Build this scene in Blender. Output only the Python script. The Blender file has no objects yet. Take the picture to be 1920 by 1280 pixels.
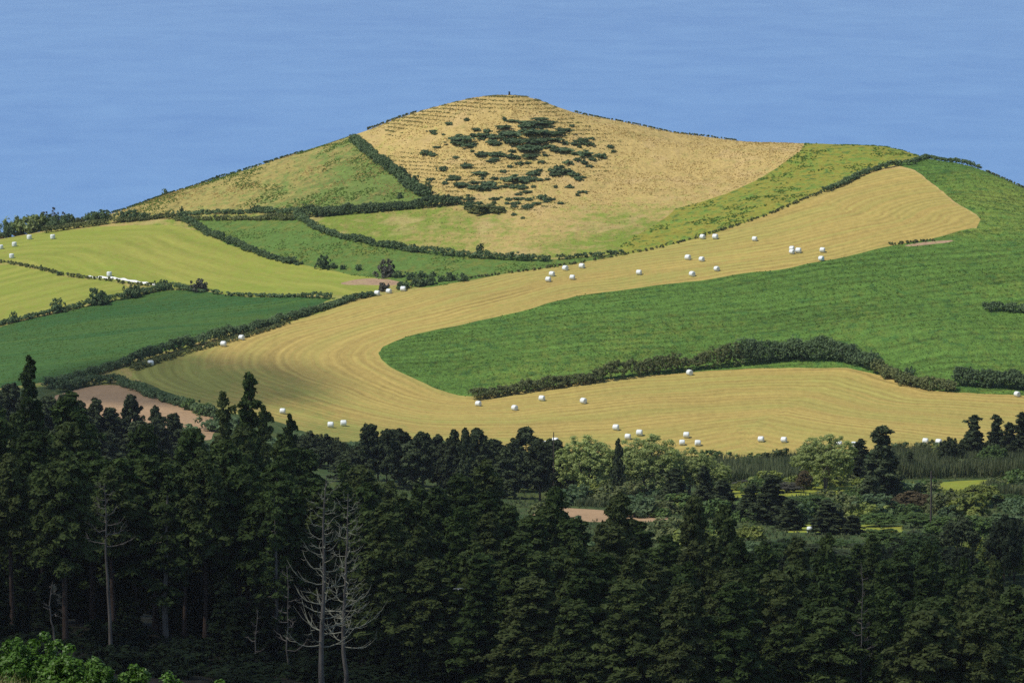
import bpy, math, random
import numpy as np
from mathutils import Vector, geometry as mgeo

rng = np.random.default_rng(7)
random.seed(7)
S = bpy.context.scene
COL = S.collection
R = math.radians

# ------------------------------------------------------------------ camera
PITCH = R(6.5)
FPX = 160.0 / 36.0 * 1920.0                 # focal length in photo pixels
cam_d = bpy.data.cameras.new('camera')
cam_d.lens = 160.0
cam_d.sensor_width = 36.0
cam_d.clip_start = 1.0
cam_d.clip_end = 60000.0
cam = bpy.data.objects.new('camera', cam_d)
cam.rotation_euler = (R(90) - PITCH, 0, 0)
COL.objects.link(cam)
S.camera = cam

# ------------------------------------------------------------------ light
SUN_EL = R(57)
SUN_DIR = Vector((-0.93 * math.cos(SUN_EL), -0.37 * math.cos(SUN_EL), math.sin(SUN_EL))).normalized()
world = bpy.data.worlds.new('World')
S.world = world
world.use_nodes = True
wn = world.node_tree.nodes
wl = world.node_tree.links
wn.clear()
sky = wn.new('ShaderNodeTexSky')
sky.sky_type = 'NISHITA'
sky.sun_disc = False
sky.sun_elevation = SUN_EL
sky.sun_rotation = math.atan2(SUN_DIR.x, SUN_DIR.y)
sky.altitude = 200
sky.air_density = 1.0
sky.dust_density = 0.6
sky.ozone_density = 1.6
bg = wn.new('ShaderNodeBackground')
bg.inputs['Strength'].default_value = 0.12
wo = wn.new('ShaderNodeOutputWorld')
wl.new(sky.outputs[0], bg.inputs[0])
wl.new(bg.outputs[0], wo.inputs[0])

sun_d = bpy.data.lights.new('sun', 'SUN')
sun_d.energy = 4.2
sun_d.angle = R(0.53)
sun_d.color = (1.0, 0.95, 0.87)
sun = bpy.data.objects.new('sun', sun_d)
sun.rotation_euler = SUN_DIR.to_track_quat('Z', 'Y').to_euler()
COL.objects.link(sun)

S.view_settings.view_transform = 'Standard'
S.view_settings.look = 'None'
S.view_settings.exposure = 0.0
S.view_settings.gamma = 1.0
S.view_settings.use_curve_mapping = False
cy = S.cycles
cy.max_bounces = 5
cy.diffuse_bounces = 3
cy.glossy_bounces = 2
cy.transmission_bounces = 3
cy.transparent_max_bounces = 4
cy.volume_bounces = 0
cy.use_denoising = False                    # the fine grain of leaves and grass is kept
cy.use_adaptive_sampling = False
cy.denoiser = 'OPENIMAGEDENOISE'
cy.denoising_input_passes = 'RGB_ALBEDO_NORMAL'
cy.denoising_prefilter = 'ACCURATE'
cy.caustics_reflective = False
cy.caustics_refractive = False

# ------------------------------------------------------------------ view geometry
CP, SP = math.cos(PITCH), math.sin(PITCH)

def slopes(px, py):
    """x and z travelled per metre of y along the sight line of a photo pixel"""
    u = (np.asarray(px, float) - 960.0) / FPX
    v = (640.0 - np.asarray(py, float)) / FPX
    dy = CP + v * SP
    return u / dy, (-SP + v * CP) / dy

def at_depth(px, py, D):
    sx, sz = slopes(px, py)
    return np.array([sx * D, D, sz * D])

def to_pixel(p):
    p = np.atleast_2d(p)
    fw = p[:, 1] * CP - p[:, 2] * SP
    up = p[:, 1] * SP + p[:, 2] * CP
    return 960 + FPX * p[:, 0] / fw, 640 - FPX * up / fw

# ------------------------------------------------------------------ terrain heights
SKYLINE = [(-160, 482), (-60, 462), (0, 447), (45, 440), (80, 433), (140, 420), (190, 406), (230, 395), (300, 368), (370, 346), (440, 324),
           (500, 304), (560, 287), (620, 269), (660, 259), (690, 246), (730, 230), (780, 214), (830, 199), (870, 188),
           (905, 182), (945, 179), (985, 180), (1008, 186), (1030, 196), (1060, 208), (1100, 217), (1160, 229),
           (1240, 244), (1300, 253), (1370, 261), (1430, 266), (1500, 269), (1560, 271), (1620, 273), (1660, 275),
           (1700, 283), (1740, 297), (1790, 308), (1830, 318), (1880, 336), (1920, 352), (2000, 388), (2080, 425)]
SKY_D = [(-160, 1240), (0, 1230), (80, 1230), (190, 1250), (300, 1262), (500, 1265), (660, 1260), (780, 1258), (945, 1252),
         (1060, 1252), (1240, 1245), (1500, 1232), (1620, 1225), (1740, 1205), (1830, 1185), (1920, 1165), (2080, 1150)]
INNER = [  # photo x, photo y, distance
    (-150, 520, 1170), (-150, 620, 1095), (-150, 730, 1010),
    (0, 490, 1180), (0, 600, 1100), (0, 720, 1010), (150, 480, 1180), (150, 560, 1118), (150, 640, 1060), (150, 705, 1015),
    (300, 425, 1212), (300, 395, 1228), (300, 480, 1170), (300, 545, 1125), (300, 610, 1075), (300, 668, 1030),
    (200, 760, 962), (300, 800, 925), (250, 718, 1002), (360, 770, 958),
    (500, 390, 1208), (480, 450, 1172), (500, 520, 1135), (480, 590, 1080), (400, 700, 1012), (520, 790, 955),
    (660, 340, 1215), (760, 330, 1208), (650, 390, 1190), (560, 412, 1180), (560, 490, 1140), (640, 530, 1112),
    (600, 600, 1072), (600, 660, 1034), (650, 740, 990), (700, 810, 950), (700, 545, 1100),
    (850, 440, 1150), (750, 465, 1147), (860, 378, 1182), (750, 500, 1128), (850, 540, 1092), (850, 600, 1058), (730, 660, 1028),
    (870, 742, 1000), (870, 690, 1018), (800, 780, 972), (950, 395, 1170), (945, 300, 1208), (850, 300, 1210), (850, 240, 1232),
    (945, 230, 1230), (1040, 300, 1206), (1040, 240, 1228), (1000, 470, 1128), (1000, 530, 1092), (1000, 610, 1050), (1000, 690, 1015),
    (1000, 760, 985), (1000, 840, 948), (1150, 300, 1210), (1150, 390, 1168), (1150, 465, 1126), (1150, 530, 1088),
    (1150, 600, 1052), (1150, 670, 1022), (1150, 760, 982), (1150, 850, 945), (1250, 320, 1204), (1260, 395, 1166), (1300, 460, 1118),
    (1300, 530, 1082), (1300, 600, 1052), (1300, 655, 1030), (1300, 700, 1014), (1300, 780, 975), (1350, 866, 942),
    (1400, 330, 1195), (1400, 440, 1122), (1500, 370, 1150), (1500, 480, 1098), (1500, 560, 1066), (1500, 630, 1036),
    (1500, 690, 1018), (1500, 780, 972), (1500, 850, 945), (1600, 330, 1182), (1650, 400, 1135), (1650, 470, 1098),
    (1650, 560, 1060), (1680, 650, 1025), (1680, 720, 1004), (1680, 800, 962), (1680, 310, 1190), (1790, 380, 1140),
    (1800, 450, 1105), (1800, 540, 1068), (1800, 640, 1028), (1800, 700, 1008), (1800, 770, 978), (1800, 835, 950),
    (1920, 450, 1106), (1920, 560, 1062), (1920, 660, 1022), (1920, 740, 995), (1920, 830, 950),
    (2060, 500, 1085), (2060, 620, 1040), (2060, 740, 995), (2060, 840, 950),
    (1100, 945, 830), (1600, 930, 832), (1600, 985, 765), (1900, 920, 850), (1900, 878, 905), (1400, 890, 905), (1130, 957, 800),
    (700, 900, 850), (950, 925, 845), (2060, 925, 850)]
WORLD_PTS = [  # x, y, z
    (-45, 430, -78.4), (-10, 430, -82), (25, 430, -90), (60, 430, -93), (-18, 470, -85), (-62, 560, -95), (0, 580, -102), (60, 520, -101),
    (-80, 660, -106), (0, 680, -110), (60, 640, -107), (-90, 800, -119), (100, 700, -111),
    (-60, 300, -56), (0, 300, -62), (60, 300, -66), (-40, 200, -38.5), (0, 200, -42), (40, 200, -45),
    (-13, 115, -21.9), (-9, 115, -22.6), (0, 115, -25.5), (15, 115, -28), (-12, 60, -11.8), (12, 60, -16), (0, 20, -4.5), (0, 0, -1.7), (0, -40, 4),
    (-120, 115, -21), (-130, 300, -55), (130, 300, -68), (130, 115, -30), (-130, 460, -84), (130, 460, -96),
    (-150, 620, -102), (150, 620, -106),
    (-650, 0, 0), (650, 0, -10), (-650, 500, -90), (650, 500, -100), (-650, 1000, -125), (650, 1000, -120),
    (-650, 1300, -150), (650, 1300, -140), (-650, 1700, -300), (650, 1700, -300), (0, 1700, -300), (-300, 1700, -300), (300, 1700, -300),
    (-300, 1250, -125), (300, 1200, -122), (-300, 1000, -124), (300, 1000, -122), (-300, 600, -100), (300, 600, -104),
    (-300, 200, -40), (300, 200, -50), (-650, -40, 5), (650, -40, -3)]

def tps_fit(xy, z, lam=0.02):
    n = len(xy)
    d2 = ((xy[:, None] - xy[None]) ** 2).sum(-1) / 1e4
    K = 0.5 * d2 * np.log(d2 + 1e-12) + lam * np.eye(n)
    Pm = np.c_[np.ones(n), xy / 100]
    A = np.zeros((n + 3, n + 3))
    A[:n, :n] = K
    A[:n, n:] = Pm
    A[n:, :n] = Pm.T
    return np.linalg.solve(A, np.r_[z, 0, 0, 0])

def tps_eval(w, xy, q):
    out = np.empty(len(q))
    for i in range(0, len(q), 20000):
        c = q[i:i + 20000]
        d2 = ((c[:, None] - xy[None]) ** 2).sum(-1) / 1e4
        out[i:i + 20000] = (0.5 * d2 * np.log(d2 + 1e-12)) @ w[:-3] + w[-3] + (c / 100) @ w[-2:]
    return out

sk = np.array(SKYLINE, float)
skD = np.interp(sk[:, 0], *np.array(SKY_D, float).T)
pts = [at_depth(a, b, d) for a, b, d in INNER] + [np.array(p, float) for p in WORLD_PTS]
sky_pts = np.array([at_depth(a, b, d) for (a, b), d in zip(SKYLINE, skD)])
back = []
for p in sky_pts[::2]:
    back.append(p + np.array([p[0] * .04, 45, -11]))
    back.append(p + np.array([p[0] * .1, 150, -60]))
ctrl = np.array(pts + back)
sxs, _ = slopes(sk[:, 0], sk[:, 1])
ray_y = np.arange(1120., 1400., 2.)
for it in range(7):                          # bring the ridge to its height
    allp = np.vstack([sky_pts, ctrl])
    w_tps = tps_fit(allp[:, :2], allp[:, 2])
    q = np.stack([sxs[:, None] * ray_y, np.broadcast_to(ray_y, (len(sxs), len(ray_y)))], -1).reshape(-1, 2)
    zz = tps_eval(w_tps, allp[:, :2], q).reshape(len(sxs), -1)
    el = (zz / ray_y).max(1)
    want = slopes(sk[:, 0], sk[:, 1])[1]
    sky_pts[:, 2] += (want - el) * sky_pts[:, 1] * 0.8
XY = np.vstack([sky_pts, ctrl])[:, :2]

GX, GY, GS = -700., -40., 4.
gnx, gny = int(1400 / GS) + 1, int(1780 / GS) + 1
gg = np.stack(np.meshgrid(GX + GS * np.arange(gnx), GY + GS * np.arange(gny)), -1)
HM = tps_eval(w_tps, XY, gg.reshape(-1, 2)).reshape(gny, gnx)

def lattice_noise(x, y, scale, seed):
    r = np.random.default_rng(seed).random((257, 257))
    fx, fy = x / scale + 1000, y / scale + 1000
    ix, iy = np.floor(fx).astype(int), np.floor(fy).astype(int)
    tx, ty = fx - ix, fy - iy
    tx, ty = tx * tx * (3 - 2 * tx), ty * ty * (3 - 2 * ty)
    g = lambda a, b: r[b % 257, a % 257]
    return (g(ix, iy) * (1 - tx) + g(ix + 1, iy) * tx) * (1 - ty) + (g(ix, iy + 1) * (1 - tx) + g(ix + 1, iy + 1) * tx) * ty - .5

def ground(x, y):
    x = np.asarray(x, float)
    y = np.asarray(y, float)
    fx = np.clip((x - GX) / GS, 0, gnx - 1.001)
    fy = np.clip((y - GY) / GS, 0, gny - 1.001)
    ix, iy = fx.astype(int), fy.astype(int)
    tx, ty = fx - ix, fy - iy
    z = (HM[iy, ix] * (1 - tx) + HM[iy, ix + 1] * tx) * (1 - ty) + (HM[iy + 1, ix] * (1 - tx) + HM[iy + 1, ix + 1] * tx) * ty
    far = np.clip((y - 700) / 200, 0, 1)
    return z + far * (0.9 * lattice_noise(x, y, 24, 3) + 0.35 * lattice_noise(x, y, 9, 4))

RY = np.arange(740., 1420., 1.)

def hit(px, py, lo=740.):
    """where the sight line of a photo pixel meets the land (ridge point when it clears the land)"""
    sx, sz = slopes(px, py)
    ry = RY if lo >= 740 else np.arange(lo, 1420., 1.)
    g = ground(sx * ry, ry) - sz * ry
    k = np.argmax(g >= 0)
    if g[k] < 0:
        k = int(np.argmax(ground(sx * ry, ry) / ry))
        y = ry[k]
    elif k == 0:
        y = ry[0]
    else:
        y = ry[k - 1] + (0 - g[k - 1]) / (g[k] - g[k - 1])
    return np.array([sx * y, y, float(ground(sx * y, y))])

def ridge(px, back_=0.):
    sx, _ = slopes(px, 300)
    ry = RY[RY > 1100]
    k = int(np.argmax(ground(sx * ry, ry) / ry))
    y = ry[k] + back_
    return np.array([sx * y, y, float(ground(sx * y, y))])

# ------------------------------------------------------------------ materials
def new_mat(name):
    m = bpy.data.materials.new(name)
    m.use_nodes = True
    nt = m.node_tree
    nt.nodes.clear()
    out = nt.nodes.new('ShaderNodeOutputMaterial')
    return m, nt, out

class NB:
    """small node builder"""
    def __init__(self, nt):
        self.nt = nt
    def n(self, kind, **kw):
        nd = self.nt.nodes.new(kind)
        for k, v in kw.items():
            setattr(nd, k, v)
        return nd
    def put(self, sock, v):
        if isinstance(v, bpy.types.NodeSocket):
            self.nt.links.new(v, sock)
        elif v is not None:
            sock.default_value = v
    def math(self, op, a, b=None, c=None, clamp=False):
        nd = self.n('ShaderNodeMath', operation=op, use_clamp=clamp)
        self.put(nd.inputs[0], a)
        self.put(nd.inputs[1], b)
        self.put(nd.inputs[2], c)
        return nd.outputs[0]
    def vec(self, x, y, z):
        nd = self.n('ShaderNodeCombineXYZ')
        for s, v in zip(nd.inputs, (x, y, z)):
            self.put(s, v)
        return nd.outputs[0]
    def noise(self, vec, scale, detail=3, rough=.55, dist=0.):
        nd = self.n('ShaderNodeTexNoise')
        self.put(nd.inputs['Vector'], vec)
        nd.inputs['Scale'].default_value = scale
        nd.inputs['Detail'].default_value = detail
        nd.inputs['Roughness'].default_value = rough
        nd.inputs['Distortion'].default_value = dist
        return nd.outputs[0]
    def remap(self, v, a, b, c, d, smooth=False):
        nd = self.n('ShaderNodeMapRange')
        if smooth:
            nd.interpolation_type = 'SMOOTHSTEP'
        self.put(nd.inputs[0], v)
        for i, t in zip((1, 2, 3, 4), (a, b, c, d)):
            nd.inputs[i].default_value = t
        return nd.outputs[0]
    def mix(self, f, a, b, mode='MIX'):
        nd = self.n('ShaderNodeMix', data_type='RGBA', blend_type=mode)
        self.put(nd.inputs[0], f)
        for s, v in ((nd.inputs[6], a), (nd.inputs[7], b)):
            self.put(s, tuple(v) + (1,) if isinstance(v, (tuple, list)) and len(v) == 3 else v)
        return nd.outputs[2]
    def gain(self, col, f):
        nd = self.n('ShaderNodeVectorMath', operation='SCALE')
        self.put(nd.inputs[0], col)
        self.put(nd.inputs['Scale'], f)
        return nd.outputs[0]

def field_mat(name, dry, green, t0=None, spread=.35, row=None, row_amt=.2, fine_amt=.45, patch=.06, patch_amt=.25, bump=.5,
              spot=None, spot_amt=0., spot_scale=.5, row_freq=.3, bump_d=.35, along=(1, 0), third=None, third_amt=0.):
    """grass, crop or stubble: two hues mixed by a tint attribute and clumpy noise, rows along an attribute or a direction"""
    m, nt, out = new_mat(name)
    b = NB(nt)
    pos = b.n('ShaderNodeNewGeometry').outputs['Position']
    sep = b.n('ShaderNodeSeparateXYZ')
    b.put(sep.inputs[0], pos)
    x, y = sep.outputs[0], sep.outputs[1]
    flat = b.vec(x, y, 0.)
    n1 = b.noise(flat, patch, 4, .6)
    n2 = b.noise(flat, .30, 4, .68)
    n3 = b.noise(flat, .9, 3, .7)
    if t0 is None:
        att = b.n('ShaderNodeAttribute', attribute_name='tint')
        t = att.outputs['Fac']
    else:
        t = t0
    n4 = b.noise(b.vec(b.math('MULTIPLY', x, .5), b.math('MULTIPLY', y, .22), 11.), 1., 4, .72)
    mixn = b.math('ADD', b.math('MULTIPLY', b.math('SUBTRACT', n1, .5), 1.3), b.math('MULTIPLY', b.math('SUBTRACT', n2, .5), 1.6))
    mixn = b.math('ADD', mixn, b.math('MULTIPLY', b.math('SUBTRACT', n4, .5), 2.0))
    f = b.math('ADD', t, b.math('MULTIPLY', mixn, spread * 2))
    f = b.remap(f, .15, .85, 0, 1, True)
    c = b.mix(f, dry, green)
    if third is not None:
        nt3 = b.remap(b.noise(flat, .09, 3, .6, .4), .5, .68, 0, third_amt, True)
        c = b.mix(nt3, c, third)
    g = b.math('ADD', b.math('MULTIPLY', b.math('ADD', b.math('SUBTRACT', n3, .5), b.math('MULTIPLY', b.math('SUBTRACT', n4, .5), 1.4)), fine_amt * 2.2), 1.)
    g = b.math('ADD', g, b.math('MULTIPLY', b.math('SUBTRACT', n1, .5), patch_amt * 2))
    if row:
        if row == 'attr':
            ac = b.n('ShaderNodeAttribute', attribute_name='across').outputs['Fac']
            al = b.n('ShaderNodeAttribute', attribute_name='along').outputs['Fac']
        else:
            ac = b.math('ADD', b.math('MULTIPLY', x, -along[1]), b.math('MULTIPLY', y, along[0]))
            al = b.math('ADD', b.math('MULTIPLY', x, along[0]), b.math('MULTIPLY', y, along[1]))
            ac = b.math('ADD', ac, b.math('MULTIPLY', b.math('SUBTRACT', b.noise(flat, .03, 2), .5), 9.))
        wob = b.math('MULTIPLY', b.math('SUBTRACT', b.noise(b.vec(b.math('MULTIPLY', ac, .05), b.math('MULTIPLY', al, .03), 5.), 1., 3, .6), .5), 7.)
        acw = b.math('ADD', ac, wob)
        wave = b.math('SINE', b.math('MULTIPLY', acw, 6.2832 * row_freq))
        r1 = b.noise(b.vec(b.math('MULTIPLY', acw, row_freq * 1.7), b.math('MULTIPLY', al, .02), 0.), 1., 4, .65)
        r2 = b.noise(b.vec(b.math('MULTIPLY', ac, row_freq * .3), b.math('MULTIPLY', al, .008), 3.), 1., 3, .55)
        brk = b.remap(b.noise(b.vec(b.math('MULTIPLY', ac, .12), b.math('MULTIPLY', al, .05), 9.), 1., 2), .35, .62, .15, 1.)
        rr = b.math('ADD', b.math('MULTIPLY', b.math('SUBTRACT', r1, .5), 3.2), b.math('MULTIPLY', b.math('SUBTRACT', r2, .5), 1.2))
        rr = b.math('ADD', rr, b.math('MULTIPLY', b.math('MULTIPLY', wave, brk), .32))
        g = b.math('ADD', g, b.math('MULTIPLY', rr, row_amt))
        c = b.mix(b.remap(b.math('ADD', b.math('MULTIPLY', r1, .5), b.math('MULTIPLY', r2, .5)), .42, .62, 0, .6, True), c, green if t0 is None or t0 < .5 else dry)
    if spot is not None:
        s = b.noise(b.vec(x, b.math('MULTIPLY', y, .8), 7.), spot_scale, 2, .5)
        c = b.mix(b.remap(s, .56, .66, 0, spot_amt, True), c, spot)
    c = b.gain(c, g)
    p = b.n('ShaderNodeBsdfPrincipled')
    b.put(p.inputs['Base Color'], c)
    p.inputs['Roughness'].default_value = .9
    p.inputs['Specular IOR Level'].default_value = .08
    bp = b.n('ShaderNodeBump')
    bp.inputs['Strength'].default_value = bump
    bp.inputs['Distance'].default_value = bump_d
    hgt = b.math('ADD', b.math('MULTIPLY', n2, .9), b.math('MULTIPLY', n3, .35 / bump_d if bump_d > .35 else 1.))
    if row and bump_d > .35:
        hgt = b.math('ADD', hgt, b.math('MULTIPLY', r1, .9))
    b.put(bp.inputs['Height'], hgt)
    b.put(p.inputs['Normal'], bp.outputs[0])
    b.put(out.inputs[0], p.outputs[0])
    return m

def leaf_mat(name, c1, c2, trans=.25, rough=.65, obj_var=.35, spec=.15, c3=None, patch=.35):
    m, nt, out = new_mat(name)
    b = NB(nt)
    geo = b.n('ShaderNodeNewGeometry')
    oi = b.n('ShaderNodeObjectInfo')
    isl = geo.outputs['Random Per Island']
    tex = b.n('ShaderNodeTexCoord')
    nz = b.noise(tex.outputs['Object'], .8, 2, .6)
    f = b.math('ADD', b.math('MULTIPLY', isl, .55), b.math('MULTIPLY', b.remap(nz, .3, .7, 0, 1), .45))
    c = b.mix(f, c1, c2)
    c = b.mix(b.remap(b.noise(tex.outputs['Object'], .17, 2, .6), .45, .68, 0, patch, True), c, tuple(min(1, q * 1.35) for q in c2))
    if c3 is not None:
        c = b.mix(b.math('MULTIPLY', b.remap(oi.outputs['Random'], .35, 1, 0, 1), .75), c, c3)
    g = b.math('ADD', b.math('MULTIPLY', b.math('SUBTRACT', oi.outputs['Random'], .5), obj_var * 2), 1.)
    c = b.gain(c, g)
    p = b.n('ShaderNodeBsdfPrincipled')
    b.put(p.inputs['Base Color'], c)
    p.inputs['Roughness'].default_value = rough
    p.inputs['Specular IOR Level'].default_value = spec
    tr = b.n('ShaderNodeBsdfTranslucent')
    b.put(tr.inputs['Color'], b.mix(.5, c, (.25, .3, .04), 'SOFT_LIGHT'))
    mx = b.n('ShaderNodeMixShader')
    mx.inputs[0].default_value = trans
    b.put(mx.inputs[1], p.outputs[0])
    b.put(mx.inputs[2], tr.outputs[0])
    b.put(out.inputs[0], mx.outputs[0])
    return m

def plain_mat(name, c1, c2, scale=2., rough=.85, spec=.2, bump=.3, stretch=(1, 1, 1)):
    m, nt, out = new_mat(name)
    b = NB(nt)
    tex = b.n('ShaderNodeTexCoord')
    mp = b.n('ShaderNodeMapping')
    b.put(mp.inputs[0], tex.outputs['Object'])
    mp.inputs['Scale'].default_value = stretch
    nz = b.noise(mp.outputs[0], scale, 4, .65)
    c = b.mix(b.remap(nz, .3, .7, 0, 1), c1, c2)
    p = b.n('ShaderNodeBsdfPrincipled')
    b.put(p.inputs['Base Color'], c)
    p.inputs['Roughness'].default_value = rough
    p.inputs['Specular IOR Level'].default_value = spec
    bp = b.n('ShaderNodeBump')
    bp.inputs['Strength'].default_value = bump
    bp.inputs['Distance'].default_value = .05
    b.put(bp.inputs['Height'], nz)
    b.put(p.inputs['Normal'], bp.outputs[0])
    b.put(out.inputs[0], p.outputs[0])
    return m

M = {}
M['dry_hill'] = field_mat('dry_hill_grass', (.44, .322, .115), (.165, .215, .034), None, .34, fine_amt=.34, patch=.05, patch_amt=.16, bump=.9, bump_d=.6,
                          spot=(.30, .25, .08), spot_amt=.5, spot_scale=.35, third=(.47, .335, .15), third_amt=.5)
M['slope'] = field_mat('slope_pasture_grass', (.32, .26, .08), (.125, .175, .04), None, .42, fine_amt=.5, patch=.07, bump=.8,
                       spot=(.09, .14, .035), spot_amt=.5, spot_scale=.5)
M['shoulder'] = field_mat('shoulder_grass', (.27, .245, .04), (.12, .19, .03), .42, .40, fine_amt=.4, patch=.08, bump=.8,
                          spot=(.06, .12, .025), spot_amt=.75, spot_scale=.42)
M['mid'] = field_mat('mid_pasture_grass', (.21, .22, .045), (.09, .155, .032), .72, .4, fine_amt=.45, patch=.06, bump=.8)
M['lime'] = field_mat('mown_lime_grass', (.29, .27, .06), (.21, .255, .038), .62, .25, row='attr', row_amt=.16, fine_amt=.16, patch=.02,
                      patch_amt=.12, bump=.3, row_freq=.16)
M['crop'] = field_mat('dark_crop', (.075, .125, .024), (.037, .098, .026), .75, .3, row='dir', along=(.97, .24), row_amt=.10, fine_amt=.3, patch=.04,
                      patch_amt=.12, bump=.6)
M['stubble'] = field_mat('stubble', (.405, .298, .088), (.215, .22, .055), None, .27, row='attr', row_amt=.38, fine_amt=.20, patch=.03, patch_amt=.10,
                         bump=.4, row_freq=.40)
M['maize'] = field_mat('green_crop', (.205, .26, .046), (.09, .168, .030), None, .35, row='dir', along=(.97, .24), row_amt=.42, fine_amt=.42,
                       patch=.035, patch_amt=.16, bump=1., row_freq=.26, bump_d=2.2, spot=(.035, .10, .025), spot_amt=.5, spot_scale=.3)
M['plough'] = field_mat('ploughed_soil', (.38, .25, .14), (.30, .20, .11), .4, .3, row='dir', along=(.9, .44), row_amt=.12, fine_amt=.3, bump=.7)
M['bare'] = field_mat('bare_soil', (.36, .24, .15), (.26, .22, .09), .3, .4, fine_amt=.35, bump=.6)
M['valley'] = field_mat('valley_grass', (.10, .12, .035), (.035, .06, .02), .6, .4, fine_amt=.5, bump=.8)
M['limestrip'] = field_mat('bright_meadow', (.26, .25, .035), (.18, .23, .03), .5, .3, fine_amt=.3, bump=.4)
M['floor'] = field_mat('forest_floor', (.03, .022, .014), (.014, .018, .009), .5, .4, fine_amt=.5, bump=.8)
M['near'] = field_mat('near_grass', (.16, .17, .05), (.07, .11, .025), .5, .4, fine_amt=.5, bump=.8)

M['cedar'] = leaf_mat('cedar_needles', (.022, .042, .013), (.115, .17, .042), .2, .75, .45, .08, c3=(.068, .072, .024))
M['pine'] = leaf_mat('pine_needles', (.024, .036, .018), (.065, .085, .036), .15, .75, .25, .08)
M['pale'] = leaf_mat('pale_leaves', (.20, .255, .08), (.38, .44, .15), .4, .6, .12, .2)
M['hedge'] = leaf_mat('hedge_leaves', (.065, .115, .055), (.165, .23, .10), .4, .65, .18, .15)
M['hedge_rough'] = leaf_mat('rough_hedge_leaves', (.085, .12, .05), (.22, .235, .09), .4, .7, .15, .12)
M['grey_shrub'] = leaf_mat('grey_shrub_leaves', (.06, .065, .05), (.12, .115, .085), .2, .7, .15, .12)
M['bright_shrub'] = leaf_mat('bright_shrub_leaves', (.14, .22, .065), (.34, .38, .14), .3, .6, .15, .2)
M['green_tree'] = leaf_mat('green_leaves', (.045, .09, .022), (.12, .18, .045), .3, .6, .2, .2)
M['yellow_tree'] = leaf_mat('yellow_green_leaves', (.10, .14, .03), (.25, .28, .06), .3, .6, .2, .2)
M['brown_tree'] = leaf_mat('brown_leaves', (.06, .05, .025), (.13, .10, .05), .2, .7, .15, .1)
M['near_bush'] = leaf_mat('near_bush_leaves', (.04, .105, .010), (.115, .22, .026), .35, .5, .1, .3)
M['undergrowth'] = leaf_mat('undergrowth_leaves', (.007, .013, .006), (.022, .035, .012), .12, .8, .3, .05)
M['gorse'] = leaf_mat('gorse_leaves', (.085, .14, .08), (.18, .25, .12), .45, .65, .18, .12)
M['reed'] = leaf_mat('reed_leaves', (.05, .085, .035), (.15, .16, .075), .25, .7, .1, .12)
M['tuft_green'] = leaf_mat('green_tufts', (.08, .16, .03), (.16, .24, .05), .5, .8, .1, .05)
M['tuft_dry'] = leaf_mat('dry_tufts', (.44, .32, .115), (.58, .42, .165), .5, .8, .1, .05)
M['tuft_dark'] = leaf_mat('dark_tufts', (.13, .15, .055), (.26, .24, .085), .5, .8, .1, .05)
M['dry_grass'] = leaf_mat('tall_grass', (.14, .15, .05), (.30, .26, .12), .3, .8, .1, .05)
M['bark'] = plain_mat('brown_bark', (.035, .024, .018), (.11, .075, .055), 3., .9, .1, .6, (1, 1, .25))
M['bark_grey'] = plain_mat('grey_bark', (.09, .075, .06), (.22, .19, .15), 3., .9, .1, .6, (1, 1, .25))
M['dead'] = plain_mat('lichen_wood', (.17, .16, .11), (.41, .39, .27), 2.5, .9, .1, .5)
M['white'] = plain_mat('white_wrap', (.64, .68, .64), (.78, .80, .77), 2.2, .35, .4, .5)
M['sheet'] = plain_mat('white_sheet', (.66, .66, .62), (.82, .82, .79), .8, .5, .3, .5)
M['stone'] = plain_mat('dark_stone', (.03, .035, .045), (.06, .06, .065), 3., .9, .1, .4)
M['pole'] = plain_mat('weathered_pole', (.05, .04, .035), (.10, .085, .07), 4., .9, .1, .4, (1, 1, .2))
M['bird'] = plain_mat('pale_feathers', (.22, .22, .21), (.34, .34, .33), 6., .8, .1, .1)

# ------------------------------------------------------------------ object helpers
def mesh_np(name, v, f, mat=None, smooth=False):
    """mesh from numpy arrays: v (n,3), f (m,3) or (m,4)"""
    v = np.asarray(v, np.float32)
    f = np.asarray(f, np.int32)
    me = bpy.data.meshes.new(name)
    me.vertices.add(len(v))
    me.vertices.foreach_set('co', v.ravel())
    k = f.shape[1]
    me.loops.add(f.size)
    me.loops.foreach_set('vertex_index', f.ravel())
    me.polygons.add(len(f))
    me.polygons.foreach_set('loop_start', np.arange(0, f.size, k, dtype=np.int32))
    me.polygons.foreach_set('use_smooth', np.full(len(f), smooth))
    me.update(calc_edges=True)
    if mat is not None:
        me.materials.append(mat)
    return me

def link(name, me, parent=None, loc=None):
    o = bpy.data.objects.new(name, me)
    COL.objects.link(o)
    if parent is not None:
        o.parent = parent
    if loc is not None:
        o.location = loc
    return o

def tag(o, label=None, cat=None, group=None, kind=None):
    if label:
        o['label'] = label
    if cat:
        o['category'] = cat
    if group:
        o['group'] = group
    if kind:
        o['kind'] = kind
    return o

def thing(name, loc, label, cat, group=None, rz=0., sc=None):
    o = bpy.data.objects.new(name, None)
    COL.objects.link(o)
    o.location = loc
    o.rotation_euler = (0, 0, rz)
    o.empty_display_size = .5
    if sc is not None:
        o.scale = sc
    return tag(o, label, cat, group)

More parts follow.
